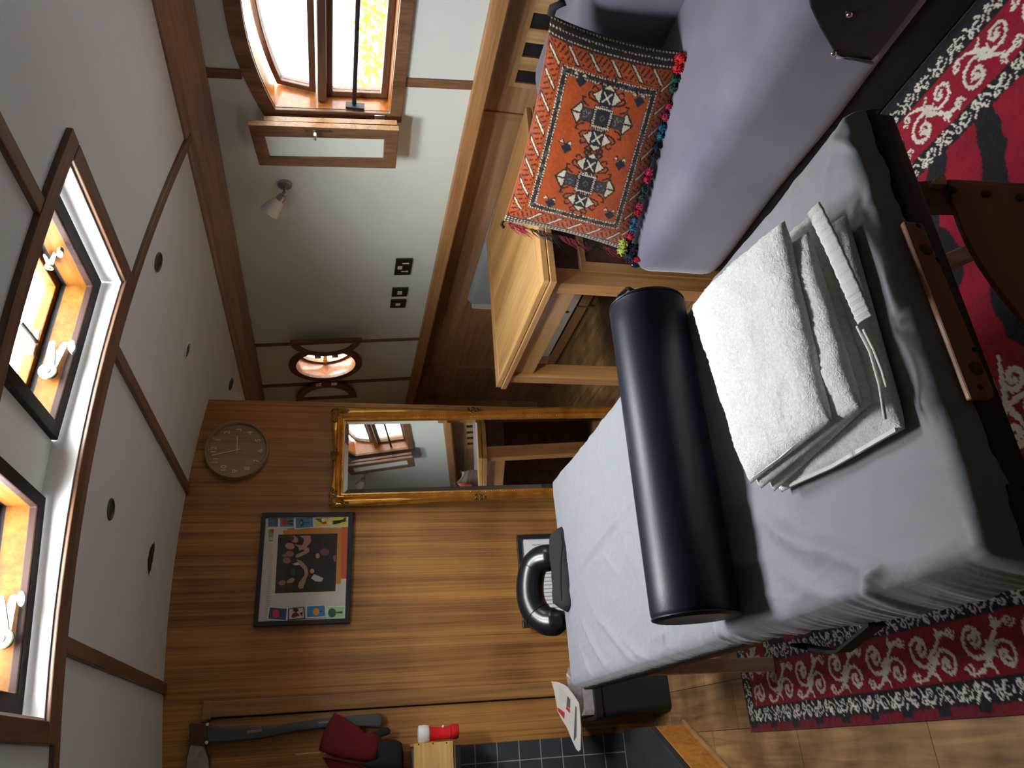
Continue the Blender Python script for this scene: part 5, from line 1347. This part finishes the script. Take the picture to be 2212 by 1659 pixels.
# ================================================================== patterned rug
def polyseg(pts):
    a = np.array(pts, float); return a[:-1], a[1:]
def dist_strokes(X, Y, strokes):
    # distance to a set of tapered strokes, minus their half-width (negative inside)
    D = np.full(X.shape, 9.0)
    for pts, w0, w1 in strokes:
        n = len(pts) - 1
        for i in range(n):
            (ax_, ay_), (bx_, by_) = pts[i], pts[i + 1]
            wa, wb = w0 + (w1 - w0) * i / n, w0 + (w1 - w0) * (i + 1) / n
            pad_ = max(wa, wb) + .02
            m_ = (X > min(ax_, bx_) - pad_) & (X < max(ax_, bx_) + pad_) & (Y > min(ay_, by_) - pad_) & (Y < max(ay_, by_) + pad_)
            if not m_.any(): continue
            x, y = X[m_], Y[m_]; vx, vy = bx_ - ax_, by_ - ay_; L2 = vx * vx + vy * vy + 1e-12
            t = np.clip(((x - ax_) * vx + (y - ay_) * vy) / L2, 0, 1)
            d = np.hypot(x - ax_ - vx * t, y - ay_ - vy * t) - (wa + (wb - wa) * t)
            D[m_] = np.minimum(D[m_], d)
    return D
def spiral(cx_, cy_, r0, r1, a0, turns, n=26):
    return [(cx_ + (r0 + (r1 - r0) * (i / n)) * math.cos(a0 + turns * 2 * math.pi * i / n), cy_ + (r0 + (r1 - r0) * (i / n)) * math.sin(a0 + turns * 2 * math.pi * i / n)) for i in range(n + 1)]
def leafs(cx_, cy_, s, a, k=3):
    out = []
    for q in range(k):
        b = a + (q - (k - 1) / 2) * .85
        out.append(([(cx_, cy_), (cx_ + s * .5 * math.cos(b), cy_ + s * .5 * math.sin(b)), (cx_ + s * math.cos(b + .35), cy_ + s * math.sin(b + .35))], .008, .0025))
    return out
def scroll_unit(y0, w, flip):
    # one S-scroll of the broad red border; x across the band 0..w, y along it
    s = []; f = -1 if flip else 1; P = .186
    def tx(p): x, y = p; return (w / 2 + f * (x - w / 2), y + y0)
    def add(pts, a, b): s.append(([tx(p) for p in pts], a * .78, b * .78))
    add(spiral(w * .62, P * .30, .046, .010, 2.2, 1.25), .0062, .0075); add([(w * .62 + .004, P * .30), (w * .62 + .012, P * .30 + .008), (w * .62 + .004, P * .30 - .012)], .010, .006)
    add(spiral(w * .30, P * .74, .036, .009, -.9, 1.2), .0055, .007); add([(w * .30, P * .74), (w * .30 - .008, P * .74 + .006)], .009, .006)
    add([(w * .62 - .027, P * .30 + .037), (w * .45, P * .46), (w * .36, P * .53), (w * .30 + .022, P * .74 - .028)], .008, .006)
    add([(w * .36, P * .53), (w * .22, P * .40), (w * .10, P * .30), (w * .05, P * .12)], .009, .003)
    add([(w * .45, P * .46), (w * .62, P * .62), (w * .78, P * .72), (w * .93, P * .70)], .009, .003)
    add([(w * .78, P * .72), (w * .84, P * .86), (w * .76, P * .96)], .007, .003); add(spiral(w * .82, P * .93, .016, .005, 1.5, 1.0, 14), .004, .004)
    add([(w * .22, P * .40), (w * .14, P * .50), (w * .05, P * .52)], .007, .003); add(spiral(w * .13, P * .10, .014, .004, -1.2, 1.1, 14), .004, .005)
    for c in leafs(w * .45, P * .47, .03, 1.9): s.append(([tx(p) for p in c[0]], c[1] * .75, c[2] * .75))
    for c in leafs(w * .36, P * .53, .028, -1.4): s.append(([tx(p) for p in c[0]], c[1] * .75, c[2] * .75))
    for c in leafs(w * .74, P * .70, .022, -.2, 2): s.append(([tx(p) for p in c[0]], c[1] * .75, c[2] * .75))
    return s, P
RX0, RX1, RY0, RY1 = -.014, 1.556, .28, 2.762
st = .0042
nx, ny = int((RX1 - RX0) / st) + 1, int((RY1 - RY0) / st) + 1
gx = np.linspace(RX0, RX1, nx); gy = np.linspace(RY0, RY1, ny); GX, GY = np.meshgrid(gx, gy)
RW, RH = RX1 - RX0, RY1 - RY0
# woven edges wobble a little
jx = (hashn(GX * 210, GY * 210, 1) - .5) * .005; jy = (hashn(GX * 210, GY * 210, 2) - .5) * .005
U, V = GX - RX0 + jx, RY1 - GY + jy                       # from the left edge, from the far end
dl, dr, df, dn = U, RW - U, V, RH - V
red = np.array(srgb(138, 16, 38)[:3]); redd = np.array(srgb(104, 14, 34)[:3]); blk = np.array(srgb(26, 24, 30)[:3]); wht = np.array(srgb(214, 206, 190)[:3])
C = np.zeros((ny, nx, 3)); C[:] = red
# distance in from the edge (the far end has no outer red band) and position along it
inE = np.minimum(np.minimum(dl, dr), np.minimum(df + .022, dn)); along = np.where(np.minimum(dl, dr) < np.minimum(df + .022, dn), V, U)
b0, b1, b2, b3 = .026, .082, .218, .270                    # outer band | lace | scrolls | lace | field
zeb = np.sin(GY * 30 + 3 * np.sin(GX * 4.5 + 1) + 2.4 * (hashn(GX * 6, GY * 7, 5) - .5) * 2) + .7 * (hashn(GX * 34, GY * 20, 6) - .5)
fld = inE > b3
C[fld & (zeb > .1)] = blk
C[fld & (zeb <= .1)] = red
C[inE <= b0] = redd
C[(inE <= b0) & (np.sin(along * 46) > .55) & (inE > .008)] = blk
C[(df < b0 - .006) & (dl > b0)] = blk
C[(dl < .012) & (df < .25)] = redd
C[(dr < b0) & (df > .02)] = blk
lace = ((inE > b0) & (inE <= b1)) | ((inE > b2) & (inE <= b3))
C[lace] = blk
# lace: little paired curls repeated along both black bands
def lace_mask(t, s, w):
    p = .062; k = np.floor(s / p); q = s - k * p; f = np.where(k % 2 == 0, 1, -1); tt = (t - w / 2) * f
    d = np.full(t.shape, 9.0)
    strokes = [(spiral(.011, .017, .0125, .003, 2.4, 1.05, 12), .0020, .0032), (spiral(-.012, .041, .011, .003, -.6, 1.0, 12), .0018, .003),
               ([(-.022, .004), (-.010, .010), (.002, .026), (.012, .034), (.023, .036)], .0024, .002), ([(.0, .028), (-.006, .034), (-.012, .030)], .003, .002),
               ([(.012, .034), (.014, .046), (.006, .056), (-.004, .060)], .0026, .002)]
    return dist_strokes(tt, q, strokes)
t1 = inE - b0; t2 = inE - b2
ragged = (hashn(GX * 260, GY * 260, 8) - .5) * .0035
for lo, hi, t in ((b0, b1, t1), (b2, b3, t2)):
    m_ = (inE > lo) & (inE <= hi)
    d = np.full(GX.shape, 9.0); d[m_] = lace_mask(t[m_], along[m_] + .013, hi - lo)
    C[m_ & (d + ragged < 0)] = wht
# scroll border
band_ = (inE > b1) & (inE <= b2)
w_ = b2 - b1
units = []; y = -.02; k = 0
while y < 2.7:
    s_, P_ = scroll_unit(y, w_, False); units += s_; y += P_; k += 1
d = np.full(GX.shape, 9.0); T = inE - b1
d[band_] = dist_strokes(T[band_], along[band_], units)
C[band_ & (d + ragged < 0)] = wht
# medallions of scrolls in the field, the middle one on black
fs_ = []
for cx_, cy_, sc in ((RX1 - .42, .86, .9), (.62, 1.30, .9), (.95, .93, .8), (.68, .75, .9), (.45, 2.0, 1), (1.1, 2.1, 1), (.5, .55, 1), (1.2, .5, 1)):
    for q in range(5):
        a = q * 1.2566 + cx_ * 7
        fs_.append((spiral(cx_ + .075 * sc * math.cos(a), cy_ + .075 * sc * math.sin(a), .036 * sc, .008, a + 2, 1.3 * (1 if q % 2 else -1)), .0075, .0085))
        fs_.append(([(cx_, cy_), (cx_ + .04 * sc * math.cos(a + .5), cy_ + .04 * sc * math.sin(a + .5)), (cx_ + .13 * sc * math.cos(a + .45), cy_ + .13 * sc * math.sin(a + .45))], .009, .004))
d = np.full(GX.shape, 9.0); d[fld] = dist_strokes(GX[fld], GY[fld], fs_)
blackpatch = fld & (np.hypot((GX - .76), (GY - .95) * 1.1) < .16 + .02 * np.sin(np.arctan2(GY - .95, GX - .76) * 7))
C[blackpatch] = blk
near = fld & (d < .012) & ~blackpatch; C[near & (zeb > .1)] = red
C[fld & (d + ragged < 0)] = wht
C *= (.86 + .28 * hashn(GX * 24, GY * 24, 3))[..., None]
hz = .011 + .0018 * hashn(GX * 160, GY * 160, 9) + .001 * (C.mean(axis=2) > .3)
vs = np.stack([GX, GY, hz], -1).reshape(-1, 3)
ii = (np.arange(ny - 1)[:, None] * nx + np.arange(nx - 1)[None, :]).ravel()
me = bpy.data.meshes.new('rug')
edge = [(RX0, RY0, 0), (RX1, RY0, 0), (RX1, RY1, 0), (RX0, RY1, 0)]
quads = np.stack([ii, ii + 1, ii + nx + 1, ii + nx], 1)
nv = len(vs)
def side(idx):
    n = len(idx); o = side.n; side.extra.append(np.c_[vs[idx][:, :2], np.full(n, .0005)]); side.cols.append(C.reshape(-1, 3)[idx] * .6)
    side.f.append(np.stack([idx[:-1], o + np.arange(n - 1), o + np.arange(1, n), idx[1:]], 1)); side.n += n
side.n = nv; side.extra = []; side.cols = []; side.f = []
side(np.arange(nx)); side((np.arange(nx) + (ny - 1) * nx)[::-1]); side((np.arange(ny) * nx)[::-1]); side(np.arange(ny) * nx + nx - 1)
allv = np.vstack([vs] + side.extra); allf = np.vstack([quads] + side.f); allc = np.vstack([C.reshape(-1, 3)] + side.cols)
me.vertices.add(len(allv)); me.vertices.foreach_set('co', allv.ravel())
me.loops.add(allf.size); me.loops.foreach_set('vertex_index', allf.ravel().astype(np.int32))
me.polygons.add(len(allf)); me.polygons.foreach_set('loop_start', (np.arange(len(allf)) * 4).astype(np.int32)); me.polygons.foreach_set('loop_total', np.full(len(allf), 4, np.int32))
me.update(calc_edges=True); me.validate()
rug = bpy.data.objects.new('rug', me); COL.objects.link(rug); me.materials.append(painted('rug_pile', .95, .5, 420, sheen=.2)); paint(rug, allc)
tag(rug, 'large red and black rug with cream scrolling borders under the massage table', 'rug')

# ================================================================== the kilim cushion
D_, C_, B_, A_ = Vector((1.59, 2.13, .478)), Vector((1.685, 2.125, .945)), Vector((1.885, 1.49, .478)), Vector((1.985, 1.505, .905))
KW, KH = .70, .48
nu, nv_ = 300, 206
ug = np.linspace(0, 1, nu); vg = np.linspace(0, 1, nv_); UG, VG = np.meshgrid(ug, vg)
X, Y = UG * KW, VG * KH
jit = (hashn(X * 420, Y * 420, 1) - .5) * .0030; jit2 = (hashn(X * 420, Y * 420, 2) - .5) * .0030
X, Y = X + jit, Y + jit2
org = np.array(srgb(196, 88, 30)[:3]); orgd = np.array(srgb(160, 62, 24)[:3]); brn = np.array(srgb(50, 34, 30)[:3]); nav = np.array(srgb(38, 40, 52)[:3]); crm = np.array(srgb(226, 214, 186)[:3]); meand = np.array(srgb(70, 36, 22)[:3])
K = np.zeros((nv_, nu, 3)); K[:] = org
mix = hashn(X * 16, Y * 26, 4)[..., None]; K = K * (1 - mix * .45) + orgd * mix * .45
eL, eR, eB, eT = .030, .052, .010, .004
bw = .056; dw = .026
x0, x1, y0, y1 = eL, KW - eR, eB, KH - eT
ins = np.minimum(np.minimum(X - x0, x1 - X), np.minimum(Y - y0, y1 - Y))
vert = np.minimum(X - x0, x1 - X) < np.minimum(Y - y0, y1 - Y)
al = np.where(vert, Y, X); ac = np.clip(ins / bw, -1, 3)
bm_ = (ins >= 0) & (ins < bw)
p = .074; ph = ((al + .052 * ac) / p) % 1.0
dd = np.abs(ph - .5)
K[bm_ & (dd < .135) & (ac > .05) & (ac < .97)] = meand
K[bm_ & (dd < .062) & (ac > .12) & (ac < .9)] = crm
z1_ = ((al - .030 * ac) / .0185) % 1.0
hook = bm_ & (dd > .20) & ((z1_ < .36)) & (ac > .12) & (ac < .9)
K[hook] = meand
z2_ = ((al * 2.0 + .02) / p) % 1.0
K[bm_ & (dd > .2) & (np.abs(ac - (.3 + .4 * (np.floor(al * 2 / p) % 2))) < .06)] = org
K[bm_ & ((ac < .04) | (ac > .965))] = meand
inner = (ins >= bw + .006) & (ins < bw + .006 + dw)
K[inner] = brn; mm_ = hashn(X * 130, Y * 130, 6); K[inner & (mm_ > .62)] = np.array(srgb(92, 84, 82)[:3])
def dots(dist, s, per, r, wd):
    q = (s / per) % 1.0; return (np.abs(dist) < wd) & (np.abs(q - .5) < r)
it = ins - bw - .006
K[dots(it - .0035, al, .0095, .30, .0024) & inner] = crm
K[dots(it - dw + .0035, al, .0095, .30, .0024) & inner] = crm
for lim_, hi in ((X, eL), (KW - X, eR)):
    e_ = lim_ < hi; K[e_] = brn
    for o_ in (.006, hi - .006, hi * .5):
        K[e_ & dots(lim_ - o_, Y, .0115, .28, .0022)] = crm
K[Y < eB] = brn
def rectm(cx_, cy_, hx, hy): return (np.abs(X - cx_) < hx) & (np.abs(Y - cy_) < hy)
def medallion(cx_, cy_, s):
    def R_(dx, dy, hx, hy): return rectm(cx_ + dx * s, cy_ + dy * s, hx * s, hy * s)
    # hooks
    st_ = []
    for sx in (-1, 1):
        for sy in (-1, 1):
            b = [(.050, .034), (.058, .062), (.070, .070), (.080, .060), (.074, .050)], [(.078, .030), (.094, .040), (.100, .054), (.090, .060)], [(.100, .020), (.112, .034), (.124, .028), (.118, .018)], [(.030, .06), (.040, .082), (.056, .088), (.056, .076)], [(.116, .010), (.134, .020), (.142, .012)]
            for q in b: st_.append(([(cx_ + sx * a_ * s, cy_ + sy * b_ * s) for a_, b_ in q], .0030, .0026))
    K[dist_strokes(X, Y, st_) < 0] = brn
    for sx in (-1, 1):
        # cream wings, diamond ended arm with a cross
        q = np.abs(X - cx_ - sx * .072 * s) / (.044 * s) + np.abs(Y - cy_) / (.052 * s)
        K[(q < 1.12)] = brn; K[(q < .98)] = crm
        K[R_(sx * .070, 0, .028, .024)] = brn; K[R_(sx * .070, 0, .0255, .0215)] = nav
        dx_, dy_ = X - cx_ - sx * .070 * s, Y - cy_
        K[R_(sx * .070, 0, .019, .017) & ((np.abs(dx_ * .9 - dy_) < .0036 * s) | (np.abs(dx_ * .9 + dy_) < .0036 * s))] = crm
    for sy in (-1, 1):
        q = np.abs(Y - cy_ - sy * .088 * s) / (.030 * s) + np.abs(X - cx_) / (.036 * s)
        m2 = (np.abs(Y - cy_) > .075 * s)
        K[(q < 1.15) & m2] = brn; K[(q < .9) & m2 & (np.abs(X - cx_) > .003 * s)] = crm
        K[R_(0, sy * .060, .024, .023)] = brn; K[R_(0, sy * .060, .021, .020)] = np.array(srgb(66, 62, 66)[:3])
        K[R_(0, sy * .060, .016, .015) & (hashn(X * 260, Y * 260, 8) > .7)] = np.array(srgb(130, 124, 122)[:3])
    K[R_(0, 0, .040, .037)] = brn
    rim_ = R_(0, 0, .037, .034) & ~R_(0, 0, .028, .026)
    K[rim_ & (((X / .0072) % 1 < .5) | (((Y / .0072) % 1 < .5) & (np.abs(X - cx_) > .028 * s)))] = crm
    K[R_(0, 0, .027, .025)] = nav
    q = (np.abs(X - cx_) + np.abs(Y - cy_)) / s
    K[(q > .008) & (q < .012)] = np.array(srgb(120, 104, 80)[:3])
medallion(.240, .238, .92); medallion(.462, .240, .92)
for cx_, cy_ in ((.138, .345), (.345, .340), (.560, .345), (.150, .128), (.335, .142), (.545, .135)):
    q = np.abs(X - cx_ + .004) / .020 + np.abs(Y - cy_ + .006) / .020
    K[q < 1] = nav
    for dy in (-1, 1):
        t_ = (np.abs(Y - cy_ - dy * .014) < .0125) & (X - cx_ > .008) & (X - cx_ < .008 + .017 * (1 - np.abs(Y - cy_ - dy * .014) / .0125))
        K[t_] = brn
        t_ = (np.abs(Y - cy_ - dy * .015) < .008) & (X - cx_ > .010) & (X - cx_ < .010 + .010 * (1 - np.abs(Y - cy_ - dy * .015) / .008))
        K[t_] = crm
K *= .72 * (.84 + .3 * hashn(X * 150, Y * 150, 11))[..., None]
bulge = (1 - np.abs(2 * UG - 1) ** 3.2) ** .62 * (1 - np.abs(2 * VG - 1) ** 2.8) ** .62
def cush(sgn, th):
    P = np.array([np.array(D_)[None, None, :] * (1 - UG[..., None]) * (1 - VG[..., None]) + np.array(B_) * UG[..., None] * (1 - VG[..., None]) + np.array(A_) * UG[..., None] * VG[..., None] + np.array(C_) * (1 - UG[..., None]) * VG[..., None]])[0]
    nrm = (B_ - D_).cross(C_ - D_).normalized()
    if nrm.x > 0: nrm = -nrm
    # the sides draw in between the corners
    pin = .018
    P = P + np.array((C_ - D_).normalized()) * (((VG - .5) * -2 * pin) * (1 - (2 * UG - 1) ** 2) * (np.abs(VG - .5) * 2) ** 2)[..., None]
    P = P + np.array((B_ - D_).normalized()) * (((UG - .5) * -2 * pin) * (1 - (2 * VG - 1) ** 2) * (np.abs(UG - .5) * 2) ** 2)[..., None]
    soft = np.clip(bulge, 0, 1)
    return P + np.array(nrm) * (sgn * th * soft + .004 * (hashn(UG * 5, VG * 4, 3) - .5) * soft)[..., None], nrm
ku = thing('kilim_cushion', 'orange kilim cushion with two dark medallions and tasselled edges on the sofa', 'cushion', (1.79, 1.81, .47))
kmat = painted('kilim_weave', .95, .6, 380, sheen=.3)
def gridmesh(P, cols, name, flip):
    n1, n2 = P.shape[1], P.shape[0]
    ii = (np.arange(n2 - 1)[:, None] * n1 + np.arange(n1 - 1)[None, :]).ravel()
    q = np.stack([ii, ii + 1, ii + n1 + 1, ii + n1], 1)
    if flip: q = q[:, ::-1]
    me = bpy.data.meshes.new(name); v = P.reshape(-1, 3) - np.array(ku.location)
    me.from_pydata(v.tolist(), [], q.tolist()); me.materials.append(kmat); me.polygons.foreach_set('use_smooth', [True] * len(me.polygons))
    o = bpy.data.objects.new(name, me); COL.objects.link(o); o.parent = ku; paint(o, cols.reshape(-1, 3)); return o
Pf, KN = cush(1, .075)
gridmesh(Pf, K, 'front', False)
Pb, _ = cush(-1, .06)
stripes = [srgb(*c)[:3] for c in ((120, 40, 44), (44, 34, 36), (150, 110, 90), (160, 50, 52), (52, 58, 70), (130, 70, 50), (96, 30, 38), (170, 150, 130))]
SB = np.array(stripes)[(np.floor(VG * 26 + hashn(UG * 3, VG * 30, 2)) % 8).astype(int)] * .5
gridmesh(Pb, SB, 'back', True)
kd = lambda u, v: (D_ * (1 - u) + B_ * u) * (1 - v) + (C_ * (1 - u) + A_ * u) * v
# pompoms along the bottom seam
pcol = {k: plain('wool_' + k, srgb(*c), .95, noise=.35, nscale=90, bump=1.0, bscale=220) for k, c in dict(crimson=(158, 24, 52), green=(22, 62, 52), blue=(30, 92, 122), lime=(150, 160, 70), navy=(24, 26, 48), red=(196, 34, 40), pink=(170, 44, 80)).items()}
ev = (B_ - D_).normalized(); rnd = random.Random(2)
def pompom(c, r, col):
    mb = MB()
    for i in range(46):
        a, b = rnd.uniform(0, 6.283), math.acos(rnd.uniform(-1, 1)); d = Vector((math.sin(b) * math.cos(a), math.sin(b) * math.sin(a), math.cos(b)))
        s = d.cross(Vector((.3, .5, .8))).normalized() * r * .16; w = d.cross(s).normalized() * r * .16
        mb.add([c + s, c + w, c - s, c - w, c + d * r * rnd.uniform(.85, 1.1) + s * .5, c + d * r * rnd.uniform(.85, 1.1) + w * .5, c + d * r - s * .5, c + d * r - w * .5], [(0, 1, 5, 4), (1, 2, 6, 5), (2, 3, 7, 6), (3, 0, 4, 7), (4, 5, 6, 7)])
    mb.ball(c, r * .72, 10, 7)
    return mb.build('pompom', pcol[col], ku, clean=False)
seq = [(0.0, .026, 'navy'), (.045, .022, 'navy'), (.03, .020, 'lime'), (.075, .020, 'lime'), (.11, .018, 'crimson'), (.16, .017, 'blue'), (.20, .017, 'blue'), (.245, .017, 'crimson'), (.28, .017, 'pink'), (.325, .017, 'green'), (.37, .017, 'green'), (.42, .018, 'crimson'), (.455, .018, 'pink'), (.53, .016, 'navy'), (.58, .016, 'navy'), (.63, .016, 'blue'), (.67, .016, 'blue'), (.72, .016, 'pink'), (.77, .015, 'crimson'), (.85, .018, 'green'), (.89, .018, 'green'), (.935, .020, 'red'), (.975, .020, 'red')]
for u, r, col in seq:
    lime = col == 'lime'
    c = kd(u, .0) + KN * (.022 if not lime else .03) + Vector((0, 0, -.002 + (.045 if lime else 0) * 1.0 + rnd.uniform(-.004, .004)))
    c.z = max(c.z, .492 + r * .75) if u > .05 else max(c.z, .475)
    pompom(c, r, col)
M['bead'] = plain('glass_bead', srgb(190, 24, 34), .12, coat=.5); M['beadn'] = plain('navy_bead', srgb(20, 26, 52), .15, coat=.5)
MB().ball(kd(-.005, -.05) + KN * .03, .011, 12, 8, (1, 1, 1.7)).build('bead', M['bead'], ku, smooth=True)
MB().ball(kd(-.05, -.02) + KN * .02 + Vector((0, .0, -.02)), .011, 12, 8, (1, 1, 1.7)).build('bead', M['beadn'], ku, smooth=True)
# thread fringe down the far edge and a knot of red at the top corner
fr = {k: plain('thread_' + k, srgb(*c), .9, noise=.2) for k, c in dict(wine=(124, 40, 52), dark=(34, 28, 30), rose=(170, 46, 70)).items()}
def fringe(v0, v1, n, col, ln, name='fringe'):
    mb = MB()
    for i in range(n):
        v = v0 + (v1 - v0) * (i + rnd.random()) / n; a = kd(0, v) + KN * rnd.uniform(-.004, .006)
        dirn = (-ev * rnd.uniform(.5, 1) + Vector((0, 0, -rnd.uniform(.5, 1.3))) + KN * rnd.uniform(-.2, .5)).normalized(); L_ = ln * rnd.uniform(.6, 1.15)
        mb.tube([a, a + dirn * L_ * .5 + Vector((0, 0, .004)), a + dirn * L_ + Vector((0, 0, -.008))], [.0012, .0011, .0007], 5)
    o = mb.build(name, fr[col], ku, clean=False); return tag(o, kind='stuff')
fringe(.02, .22, 34, 'wine', .045); fringe(.24, .36, 22, 'dark', .04); fringe(.40, .58, 30, 'wine', .05); fringe(.58, .80, 34, 'dark', .05); fringe(.84, .97, 34, 'rose', .055)
mb = MB().tube([kd(1, 1), kd(1.03, 1.0) + KN * .01, kd(1.05, .97) + KN * .02, kd(1.07, .93) + KN * .02], [.012, .013, .010, .012], 10)
mb.build('tassel', fr['dark'], ku, smooth=True)
mb = MB().tube([kd(0, 1.0), kd(-.02, 1.01), kd(-.035, .985)], .006, 8); mb.build('tassel', fr['dark'], ku, smooth=True)

# ---- greenery outside the window
sb = thing('shrub', 'sunlit green shrub growing outside the arched window', 'shrub', (5.0, 3.9, 0))
mb = MB(); rnd = random.Random(21)
for i in range(1500):
    p = Vector((5.0 + rnd.gauss(0, .35), rnd.uniform(2.4, 6.2), 1.42 - abs(rnd.gauss(0, .22))))
    d = Vector((rnd.uniform(-1, 1), rnd.uniform(-1, 1), rnd.uniform(-.8, .8))).normalized(); s = d.cross(Vector((rnd.uniform(-1, 1), rnd.uniform(-1, 1), rnd.uniform(-1, 1)))).normalized()
    L_ = rnd.uniform(.05, .11); w = L_ * .2
    mb.poly([p, p + d * L_ * .5 + s * w, p + d * L_, p + d * L_ * .5 - s * w])
mt, nt, pz, N, L = _new('leaf_green'); pz.inputs['Base Color'].default_value = srgb(84, 140, 30); pz.inputs['Roughness'].default_value = .5
tr_ = N.new('ShaderNodeBsdfTranslucent'); tr_.inputs[0].default_value = srgb(120, 170, 36); mx = N.new('ShaderNodeMixShader'); mx.inputs[0].default_value = .5
out = [n for n in N if n.type == 'OUTPUT_MATERIAL'][0]; L.new(pz.outputs[0], mx.inputs[1]); L.new(tr_.outputs[0], mx.inputs[2]); L.new(mx.outputs[0], out.inputs[0])
tag(mb.build('foliage', mt, sb, clean=False), kind='stuff')
mb = MB()
mb.tube([(5.0, 3.4, 0), (4.95, 3.7, .6), (4.9, 4.2, 1.1), (4.8, 4.7, 1.35)], [.03, .025, .02, .01], 8).build('branch', M['trimwood'], sb, smooth=True)
MB().prism([(3.9, 2.9, .6), (3.96, 2.9, .6), (3.96, 3.0, 1.75), (3.9, 3.0, 1.75)], (0, .06, 0)).build('fence_rail', M['trimwood'])
fe = COL.objects['fence_rail']; tag(fe, 'weathered reddish rail outside the arched window among the leaves', 'fence rail')
# left side and back of the cabin (behind the camera): solid panels without openings
M['farside'] = wood('dark_panelling', srgb(62, 54, 46), srgb(96, 86, 74), 'Z', 10, .6, .5, .1)
wlf = struct('wall_left', (-.95, 1, 0))
mb = MB()
for y0, y1, z0, z1 in [(-1.85, 5.3, 0, 1.15), (-1.85, 5.3, 1.75, 2.05), (-1.85, 5.3, 1.15, 1.75)]:
    mb.box(-.99, -.95, y0, y1, z0, z1)
mb.build('panel', M['farside'], wlf)
wbk = struct('wall_back', (.8, -1.8, 0))
mb = MB()
for x0, x1, z0, z1 in [(-1, 2.6, 0, 2.2)]:
    mb.box(x0, x1, -1.84, -1.8, z0, z1)
mb.build('panel', M['cream'], wbk)
# ------------------------------------------------------------------ daylight
wd = bpy.data.worlds.new('sky'); S.world = wd; wd.use_nodes = True
nt = wd.node_tree; bg = nt.nodes['Background']
tc = nt.nodes.new('ShaderNodeTexCoord'); sp = nt.nodes.new('ShaderNodeSeparateXYZ'); nt.links.new(tc.outputs['Generated'], sp.inputs[0])
cr = nt.nodes.new('ShaderNodeValToRGB'); cr.color_ramp.elements[0].position = HOR0; cr.color_ramp.elements[0].color = HORC
cr.color_ramp.elements[1].position = HOR1; cr.color_ramp.elements[1].color = (.93, .97, 1, 1)
mr = nt.nodes.new('ShaderNodeMapRange'); mr.inputs[1].default_value = -1; mr.inputs[2].default_value = 1
nt.links.new(sp.outputs['Z'], mr.inputs[0]); nt.links.new(mr.outputs[0], cr.inputs[0]); 
dt = nt.nodes.new('ShaderNodeVectorMath'); dt.operation = 'DOT_PRODUCT'; dt.inputs[1].default_value = Vector((-.45, -.75, .48)).normalized()
nt.links.new(tc.outputs['Generated'], dt.inputs[0])
mk = nt.nodes.new('ShaderNodeMapRange'); mk.inputs[1].default_value = -.5; mk.inputs[2].default_value = 1.0; mk.inputs[3].default_value = SUNLO; mk.inputs[4].default_value = SUNHI
nt.links.new(dt.outputs['Value'], mk.inputs[0])
ml = nt.nodes.new('ShaderNodeMix'); ml.data_type = 'RGBA'; ml.blend_type = 'MULTIPLY'; ml.inputs[0].default_value = 1
nt.links.new(cr.outputs[0], ml.inputs[6]); nt.links.new(mk.outputs[0], ml.inputs[7]); nt.links.new(ml.outputs[2], bg.inputs[0])
bg.inputs[1].default_value = SKY
def area(name, loc, to, sx, sy, power, col=(1, 1, 1), portal=False):
    l = bpy.data.lights.new(name, 'AREA'); l.shape = 'RECTANGLE'; l.size = sx; l.size_y = sy; l.energy = power; l.color = col
    o = bpy.data.objects.new(name, l); COL.objects.link(o); o.location = loc
    d = Vector(to) - Vector(loc); o.rotation_euler = d.to_track_quat('-Z', 'Y').to_euler()
    if portal: l.cycles.is_portal = True
    return o
# window portals sample the sky where it enters
area('portal', (1.12, 1.93, 2.45), (1.12, 1.93, 0), .55, .6, 1, portal=True)
area('portal', (.42, 1.93, 2.45), (.42, 1.93, 0), .55, .6, 1, portal=True)
area('portal', (2.42, 1.8, 1.6), (0, 1.8, 1.5), .95, .6, 1, portal=True)
area('portal', (2.45, 4.37, 1.6), (0, 4.37, 1.5), .42, .42, 1, portal=True)
S.view_settings.view_transform = VT
S.view_settings.look = LOOK
S.view_settings.exposure = EXPO
S.cycles.max_bounces = 10; S.cycles.diffuse_bounces = 6; S.cycles.transparent_max_bounces = 12
S.cycles.use_denoising = True
S.cycles.sample_clamp_indirect = 12
